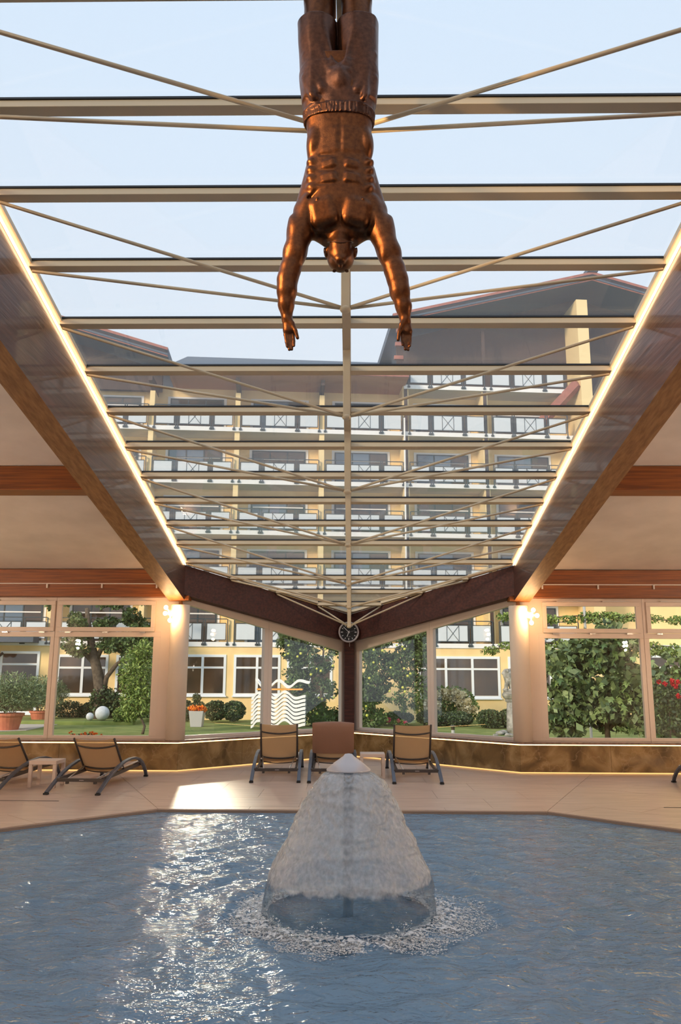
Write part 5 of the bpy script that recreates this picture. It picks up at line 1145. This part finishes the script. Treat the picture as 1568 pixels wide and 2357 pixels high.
# grey planter with orange flowers
p = onZ(453, 1673, GZ); s = p.y / 1830.0; t = plant('flower_planter', 'square grey planter with orange flowers behind the left corner window', 'planter', p)
b = MB(); w0, w1, h = 12 * s, 16 * s, 34 * s; b.hexa([(p.x - w0, p.y - w0, p.z), (p.x + w0, p.y - w0, p.z), (p.x + w0, p.y + w0, p.z), (p.x - w0, p.y + w0, p.z), (p.x - w1, p.y - w1, p.z + h), (p.x + w1, p.y - w1, p.z + h), (p.x + w1, p.y + w1, p.z + h), (p.x - w1, p.y + w1, p.z + h)]); b.build('planter_box', M['bluepot'], t, bevel=0.02)
foliage('foliage', M['lf_dark'], t, [((p.x, p.y, p.z + h + 0.22), (0.35, 0.3, 0.22)), ((p.x - 0.05, p.y, p.z + h + 0.55), (0.2, 0.2, 0.25))], 900, 0.10, seed=21)
foliage('blossom', M['orange_fl'], t, [((p.x, p.y - 0.15, p.z + h + 0.13), (0.42, 0.25, 0.14)), ((p.x + 0.3, p.y - 0.1, p.z + h + 0.05), (0.15, 0.15, 0.1))], 520, 0.085, seed=22, aspect=0.9)
# marigold box outside the left front window
c0 = onY(192, 1694, 15.25); t = plant('flower_box', 'box of orange marigolds outside the left front window', 'flower box', (c0.x, 15.25, 0.2))
b = MB(); b.box(c0.x - 0.32, c0.x + 0.32, 15.13, 15.37, GZ, 0.42); b.build('box', M['terra'], t, bevel=0.01)
foliage('foliage', M['lf_dark'], t, [((c0.x, 15.25, 0.47), (0.33, 0.12, 0.09))], 500, 0.05, seed=24)
g = random.Random(9)
for k in range(26):
    x, y, z = c0.x + g.uniform(-0.30, 0.30), 15.25 + g.uniform(-0.12, 0.1), 0.545 + g.uniform(-0.03, 0.045); b = MB(); n = 9; vs = [(x, y, z + 0.008)]; fs = []
    for ri, (rr_, zz_) in enumerate(((0.030, 0.0), (0.022, 0.014))):
        st = len(vs); vs += [(x + rr_ * (1 if i % 2 else 0.72) * math.cos(6.283 * i / (2 * n)), y + rr_ * (1 if i % 2 else 0.72) * math.sin(6.283 * i / (2 * n)), z + zz_ + 0.006 * (i % 2)) for i in range(2 * n)]; vs.append((x, y, z + zz_ - 0.012)); vs.append((x, y, z + zz_ + 0.008)); e = len(vs) - 1
        fs += [(st + i, st + (i + 1) % (2 * n), e) for i in range(2 * n)] + [(st + (i + 1) % (2 * n), st + i, e - 1) for i in range(2 * n)]
    b.add(vs, fs); b.build('marigold', M['orange_fl'], t)
# stacks of white plastic loungers
def wave_lounger(label, c, flip=False, group='stacked white plastic loungers'):
    prof = []
    for i in range(41):
        u = i / 40; x = -1.22 + 2.3 * u
        ks = [(0, -0.16), (0.12, 0.10), (0.26, 0.12), (0.42, -0.12), (0.62, 0.15), (0.82, -0.12), (1.0, -0.04)]; j = max(i_ for i_ in range(6) if u >= ks[i_][0]); t_ = (u - ks[j][0]) / (ks[j + 1][0] - ks[j][0]); z = ks[j][1] + (ks[j + 1][1] - ks[j][1]) * (0.5 - 0.5 * math.cos(math.pi * t_)); prof.append((x, z))
    t = thing('plastic_lounger', label, 'sun lounger', c, group=group); OFF[t.name] = Vector((0, 0, 0)); zs = -1 if flip else 1
    for nm, y0, y1, th_ in (('deck', -0.31, 0.31, 0.035), ('side_frame', -0.35, -0.31, 0.115), ('side_frame', 0.31, 0.35, 0.115)):
        b = MB(); vs = []; fs = []
        for x, z in prof: vs += [(x, y0, zs * (z - th_)), (x, y1, zs * (z - th_)), (x, y1, zs * z), (x, y0, zs * z)]
        n = len(prof); fs = [(i * 4 + k, i * 4 + (k + 1) % 4, (i + 1) * 4 + (k + 1) % 4, (i + 1) * 4 + k) for i in range(n - 1) for k in range(4)] + [(3, 2, 1, 0), (4 * n - 4, 4 * n - 3, 4 * n - 2, 4 * n - 1)]
        b.add(vs, fs); fixnormals(b.build(nm, M['white_plastic'], t, smooth=False))
    return t
pc = onZ(645, 1679, GZ); Y = pc.y
for k in range(8):
    z = GZ + 0.33 + 0.165 * k
    wave_lounger(['lowest white plastic lounger of the garden stack', 'second white plastic lounger from the bottom of the garden stack', 'third white plastic lounger from the bottom of the garden stack', 'fourth white plastic lounger from the bottom of the garden stack', 'fifth white plastic lounger from the bottom of the garden stack', 'sixth white plastic lounger from the bottom of the garden stack', 'seventh white plastic lounger from the bottom of the garden stack', 'eighth white plastic lounger, under the orange strap'][k], (pc.x, Y, z))
b = MB(); b.box(pc.x - 1.0, pc.x + 0.95, Y - 0.36, Y + 0.36, GZ + 1.64, GZ + 1.71); o = b.build('orange_strap', M['orange_pad']); meta(o, 'orange pad lying across the stacked white loungers', 'pad')
u = wave_lounger('white plastic lounger lying upside down on top of the stack', (pc.x + 0.15, Y, GZ + 1.865), True); u.rotation_euler = (0, 0, 0)
# apple trees either side of the corner post
for lab, cx_, Y, bl, tx, seed in (('apple tree hung with yellow apples left of the dark corner post', 720, 38.2, [(735, 1500, 1.15, 1.3), (740, 1570, 1.2, 1.2), (738, 1630, 1.1, 1.0), (690, 1495, 0.9, 1.0), (665, 1480, 0.7, 0.8), (690, 1560, 0.7, 0.9), (760, 1660, 0.7, 0.6), (760, 1470, 0.8, 0.8), (700, 1620, 0.6, 0.6)], 742, 31),
                              ('apple tree hung with yellow apples right of the dark corner post', 880, 37.5, [(860, 1500, 1.0, 1.0), (880, 1560, 1.3, 1.2), (900, 1500, 1.2, 1.0), (945, 1510, 0.9, 1.0), (930, 1580, 0.9, 1.0), (850, 1590, 0.9, 0.9), (960, 1470, 0.6, 0.7), (850, 1640, 0.7, 0.7)], 858, 32)):
    base = onY(tx, 1680, Y); t = plant('apple_tree', lab, 'tree', (base.x, Y, GZ)); QQ = lambda x, y: onY(x, y, Y)
    trunk(t, [Vector((base.x, Y, GZ)), QQ(tx + 2, 1630), QQ(tx - 4, 1570), QQ(tx + 4, 1490)], [0.14, 0.11, 0.08, 0.04])
    foliage('foliage', M['lf_apple'], t, clumps([(tuple(QQ(x, y)), (rx, 0.8, rz)) for x, y, rx, rz in bl], 24, 0.30, seed), 12500, 0.17, seed=seed, aspect=0.5, shell=0.5)
    g = random.Random(seed)
    for k in range(22):
        x, y, rx, rz = g.choice(bl); q = QQ(x, y) + Vector((g.uniform(-rx, rx) * 0.85, -0.95 - g.uniform(0, 0.2), g.uniform(-rz, rz) * 0.85))
        b = MB(); r = g.uniform(0.05, 0.066); b.lathe([(0.012, r * 0.78), (r * 0.45, r * 0.95), (r * 0.95, r * 0.4), (r, 0), (r * 0.8, -r * 0.6), (r * 0.3, -r * 0.9), (0.01, -r * 0.8)], tuple(q), 10); o = b.build('apple', M['apple'], t, smooth=True)
# hydrangea with round flower heads
t = plant('hydrangea_bush', 'hydrangea bush covered in cream flower heads below the right windows', 'shrub', (onY(1030, 1640, 41).x, 41, GZ)); g = random.Random(4)
foliage('foliage', M['lf_olive'], t, [(tuple(onY(1035, 1620, 41.0)), (1.35, 0.8, 0.9)), (tuple(onY(1070, 1630, 41.0)), (0.7, 0.7, 0.7)), (tuple(onY(985, 1622, 41.0)), (0.8, 0.7, 0.8))], 3000, 0.16, seed=41, aspect=0.6)
for k in range(64):
    a = g.uniform(0.05, 3.09); rr_ = g.uniform(0.25, 1.0) ** 0.5; q = onY(1033 + 58 * math.cos(a) * rr_ + g.uniform(-4, 4), 1640 - 52 * math.sin(a) * rr_, 39.95 + g.uniform(0, 0.3) + 0.25 * rr_); r = g.uniform(0.13, 0.19)
    V, Fq = leaf_arrays([(tuple(q), (r, r, r * 0.8))], 46, r * 0.8, k + 100, aspect=0.95, shell=0.08); np_mesh('flower_head', V, Fq, M['hyd'], t)
# pink and red flowers
p = onZ(918, 1672, GZ); t = plant('pink_geraniums', 'bright pink flowers outside the window right of the corner post', 'flowers', (p.x, p.y, GZ))
foliage('foliage', M['lf_olive'], t, [((p.x, p.y, GZ + 0.15), (0.5, 0.25, 0.16))], 500, 0.09, seed=51)
foliage('blossom', M['pink_fl'], t, [((p.x - 0.45, p.y - 0.1, GZ + 0.28), (0.10, 0.1, 0.12)), ((p.x - 0.02, p.y - 0.1, GZ + 0.25), (0.08, 0.08, 0.09)), ((p.x + 0.28, p.y - 0.1, GZ + 0.2), (0.1, 0.08, 0.05))], 240, 0.07, seed=52, aspect=0.9)
# path lamp
p = onZ(1043, 1687, GZ); t = thing('garden_lamp', 'short dark bollard lamp on the lawn', 'lamp', p)
b = MB(); b.lathe([(0.07, 0), (0.07, 0.12)], tuple(p), 16); b.build('base', M['bluepot'], t); b = MB(); b.lathe([(0.075, 0.12), (0.075, 0.24)], tuple(p), 16); b.build('lens', M['pane_dark'], t); b = MB(); b.lathe([(0.12, 0.24), (0.12, 0.29), (0.02, 0.31)], tuple(p), 16); b.build('cap', M['rail'], t)
# lion on a column
p = onZ(1182, 1690, GZ); LY = p.y; s = LY / 1830.0; t = thing('lion_statue', 'grey stone lion sitting on a round column', 'statue', p)
zc = onY(1176, 1592, LY).z
b = MB(); b.lathe([(0.27, 0), (0.25, 0.3), (0.215, zc - GZ - 0.38)], tuple(p), 28); b.build('column_shaft', M['stone'], t, smooth=True)
b = MB(); b.lathe([(0.22, -0.40), (0.24, -0.36), (0.24, -0.30), (0.30, -0.24), (0.35, -0.16), (0.35, -0.08), (0.31, -0.06), (0.31, 0.0)], (p.x - 0.04, p.y, zc), 28); b.build('capital', M['stone'], t, smooth=False)
o = Vector((p.x - 0.04, LY, zc)); ln = SDF((o.x - 0.45, o.y - 0.28, o.z - 0.02), (o.x + 0.42, o.y + 0.28, o.z + 1.0), 0.0125); q = lambda x, z, y=0.0: (o.x + x, o.y + y, o.z + z)
ln.column([(o.z + 0.0, o.x, o.y, 0.27, 0.2), (o.z + 0.05, o.x, o.y, 0.27, 0.2)], 0.01, ex=4)
ln.cone(q(0.14, 0.22), q(-0.06, 0.55), 0.19, 0.17, 0.05); ln.cone(q(-0.06, 0.50), q(-0.13, 0.70), 0.19, 0.14, 0.05)
ln.ell(q(-0.15, 0.76), (0.15, 0.13, 0.14), 0.04); ln.ell(q(-0.10, 0.66), (0.19, 0.185, 0.2), 0.04); ln.ell(q(-0.27, 0.71), (0.075, 0.07, 0.06), 0.02); ln.cone(q(-0.22, 0.78), q(-0.31, 0.73), 0.05, 0.035, 0.02)
for sy in (-1, 1):
    ln.cone(q(-0.13, 0.45, sy * 0.11), q(-0.19, 0.10, sy * 0.11), 0.075, 0.055, 0.03); ln.cone(q(-0.19, 0.09, sy * 0.11), q(-0.26, 0.07, sy * 0.11), 0.055, 0.045, 0.02)
    ln.ell(q(0.12, 0.20, sy * 0.13), (0.17, 0.08, 0.16), 0.03); ln.cone(q(0.05, 0.08, sy * 0.16), q(-0.08, 0.07, sy * 0.16), 0.055, 0.045, 0.02); ln.ell(q(-0.10, 0.87, sy * 0.08), (0.035, 0.03, 0.04), 0.015); ln.ell(q(-0.265, 0.79, sy * 0.06), (0.015, 0.02, 0.012), 0.01, sub=True)
ln.cone(q(0.27, 0.1), q(0.33, 0.3), 0.035, 0.03, 0.02)
for k in range(16): a = k * 0.8; ln.ell(q(-0.06 + 0.12 * math.cos(a), 0.52 + 0.022 * k, 0.17 * math.sin(a * 1.7)), (0.05, 0.05, 0.07), 0.012)
V, Fq = ln.mesh(); np_mesh('lion', V, Fq, M['stone'], t, smooth=True)
g = random.Random(2)
for k, (x, y, r) in enumerate(((1151, 1692, 0.13), (1158, 1691, 0.15), (1171, 1696, 0.12), (1184, 1697, 0.11), (1196, 1696, 0.10), (1141, 1695, 0.08))):
    p2 = onZ(x, y, GZ); b = MB(); b.sphere((p2.x, p2.y, GZ + r * 0.55), r, 12, 8, sc=(1.3, 1, 0.65)); b.v = [(vx + g.uniform(-0.012, 0.012), vy + g.uniform(-0.012, 0.012), max(vz + g.uniform(-0.012, 0.012), GZ)) for vx, vy, vz in b.v]
    o = b.build('garden_stone', M['stone'], smooth=True); meta(o, ['pale stone left of the lion column among small stones', 'largest pale stone at the foot of the lion column', 'rounded stone just left of the lion column base', 'stone in front of the lion column base', 'rightmost stone at the lion column base', 'smallest leftmost stone by the lion column'][k], 'stone', 'stones around the lion column')
# fig bushes outside the right front windows, their nearest large leaves single
def fig(lab, blobs, Y, nleaf, nstuff, seed, tx):
    base = onY(tx, 1690, Y); t = plant('fig_bush', lab, 'shrub', (base.x, Y, GZ)); g = np.random.RandomState(seed)
    trunk(t, [Vector((base.x, Y, GZ)), onY(tx - 5, 1640, Y), onY(tx - 25, 1560, Y)], [0.09, 0.07, 0.03]); trunk(t, [onY(tx, 1680, Y), onY(tx + 40, 1640, Y), onY(tx + 70, 1636, Y)], [0.06, 0.045, 0.02], 'limb')
    bl = [(tuple(onY(x, y, Y)), (rx, ry, rz)) for x, y, rx, ry, rz in blobs]
    foliage('foliage', M['lf_fig'], t, clumps(bl, 16, 0.34, seed), nstuff, 0.24, seed=seed, aspect=0.7, shell=0.5)
    # one lobed leaf mesh, shared
    me = bpy.data.meshes.new('leaf'); out = [(-0.02, 0, 0), (0.05, 0.075, 0.008), (0.035, 0.025, 0.004), (0.12, 0.085, 0.0), (0.10, 0.03, 0.006), (0.19, 0.0, -0.02), (0.10, -0.03, 0.006), (0.12, -0.085, 0.0), (0.035, -0.025, 0.004), (0.05, -0.075, 0.008)]
    vs = out + [(0.06, 0, 0.012)]; me.from_pydata(vs, [], [(i, (i + 1) % 10, 10) for i in range(10)]); me.materials.append(M['lf_leaf'])
    w = g.choice(len(bl), nleaf)
    for k in range(nleaf):
        c, r = bl[w[k]]; d = g.normal(size=3); d[1] = -abs(d[1]) - 0.6; d /= np.linalg.norm(d); P_ = np.array(c) + d * np.array(r) * 1.0
        o = bpy.data.objects.new('leaf', me); COL.objects.link(o); o.parent = t; o.location = Vector(P_) - OFF[t.name]
        o.rotation_euler = (g.uniform(-0.5, 0.9), g.uniform(0.2, 1.2), g.uniform(0, 6.28)); s_ = g.uniform(0.9, 1.7); o.scale = (s_, s_, s_)
    return t
mm_ = mat('fig_leaf_single', srgb(86, 116, 56), 0.5)
nt = mm_.node_tree; oi = N(nt, 'ShaderNodeObjectInfo'); rp = N(nt, 'ShaderNodeValToRGB'); rp.color_ramp.elements[0].color = (*srgb(66, 92, 48), 1); rp.color_ramp.elements[1].color = (*srgb(134, 158, 92), 1); nt.links.new(oi.outputs['Random'], rp.inputs[0]); nt.links.new(rp.outputs[0], nt.nodes['Principled BSDF'].inputs['Base Color']); M['lf_leaf'] = mm_
fig('tall fig bush with big lobed leaves filling the right front window', [(1300, 1560, 0.75, 0.7, 0.85), (1380, 1540, 0.85, 0.8, 0.9), (1450, 1560, 0.85, 0.8, 0.9), (1300, 1640, 0.7, 0.6, 0.6), (1400, 1620, 0.8, 0.7, 0.7), (1460, 1640, 0.7, 0.6, 0.6), (1410, 1480, 0.75, 0.6, 0.5), (1340, 1500, 0.5, 0.5, 0.5)], 24.0, 230, 5200, 61, 1400)
fig('fig bush with drooping leaves at the right frame edge', [(1530, 1600, 0.6, 0.6, 0.7), (1560, 1560, 0.7, 0.6, 0.8), (1540, 1660, 0.7, 0.6, 0.5)], 22.3, 70, 1500, 62, 1550)
# espalier branches with a tall pole
p = onZ(1345, 1690, GZ); YE_ = 26.5; t = plant('espalier_tree', 'trained tree with level leafy branches on a tall grey pole', 'tree', (onY(1345, 1600, YE_).x, YE_, GZ))
b = MB(); a = onY(1345, 1400, YE_); b.tube([(a.x, YE_, GZ), (a.x, YE_, onY(1345, 1385, YE_).z)], 0.045, 8); b.build('pole', M['bluepot'], t)
br = ((1440, 1418, 1262, 1422), (1568, 1430, 1345, 1420), (1200, 1465, 1262, 1460), (1120, 1496, 1300, 1478), (1560, 1490, 1345, 1478), (1200, 1512, 1260, 1505), (1560, 1510, 1480, 1500), (1262, 1422, 1160, 1418))
for x0, y0, x1, y1 in br:
    u0, u1 = onY(x0, y0, YE_), onY(x1, y1, YE_); trunk(t, [u0, (u0 + u1) / 2 + Vector((0, 0, 0.05)), u1], [0.015, 0.022, 0.025], 'limb')
foliage('foliage', M['lf_olive'], t, [(tuple(onY(x0 + (x1 - x0) * f, y0 + (y1 - y0) * f + rnd.uniform(-6, 6), YE_)), (0.34, 0.25, 0.15)) for x0, y0, x1, y1 in br for f in (0.05, 0.28, 0.5, 0.72, 0.95)], 6500, 0.10, seed=71, aspect=0.6)
# red roses on the right
Y = 20.8; t = plant('rose_bush', 'rose bush with red flowers at the right frame edge', 'shrub', (onY(1535, 1600, Y).x, Y, GZ))
foliage('foliage', M['lf_dark'], t, [(tuple(onY(1540, 1600, Y)), (0.5, 0.3, 0.5)), (tuple(onY(1530, 1650, Y)), (0.5, 0.3, 0.5))], 1200, 0.11, seed=81, aspect=0.5)
b = MB(); b.tube([(onY(1535, 1600, Y).x, Y, GZ), onY(1538, 1560, Y)], 0.02, 6); b.build('stem', M['bark'], t)
for k, (x, y) in enumerate(((1517, 1569), (1531, 1573), (1547, 1566), (1561, 1570), (1556, 1581), (1562, 1602), (1548, 1575))):
    q = onY(x, y, Y - 0.35); V, Fq = leaf_arrays([(tuple(q), (0.045, 0.045, 0.045))], 40, 0.06, 200 + k, aspect=0.95, shell=0.1); np_mesh('rose', V, Fq, M['red_fl'], t)
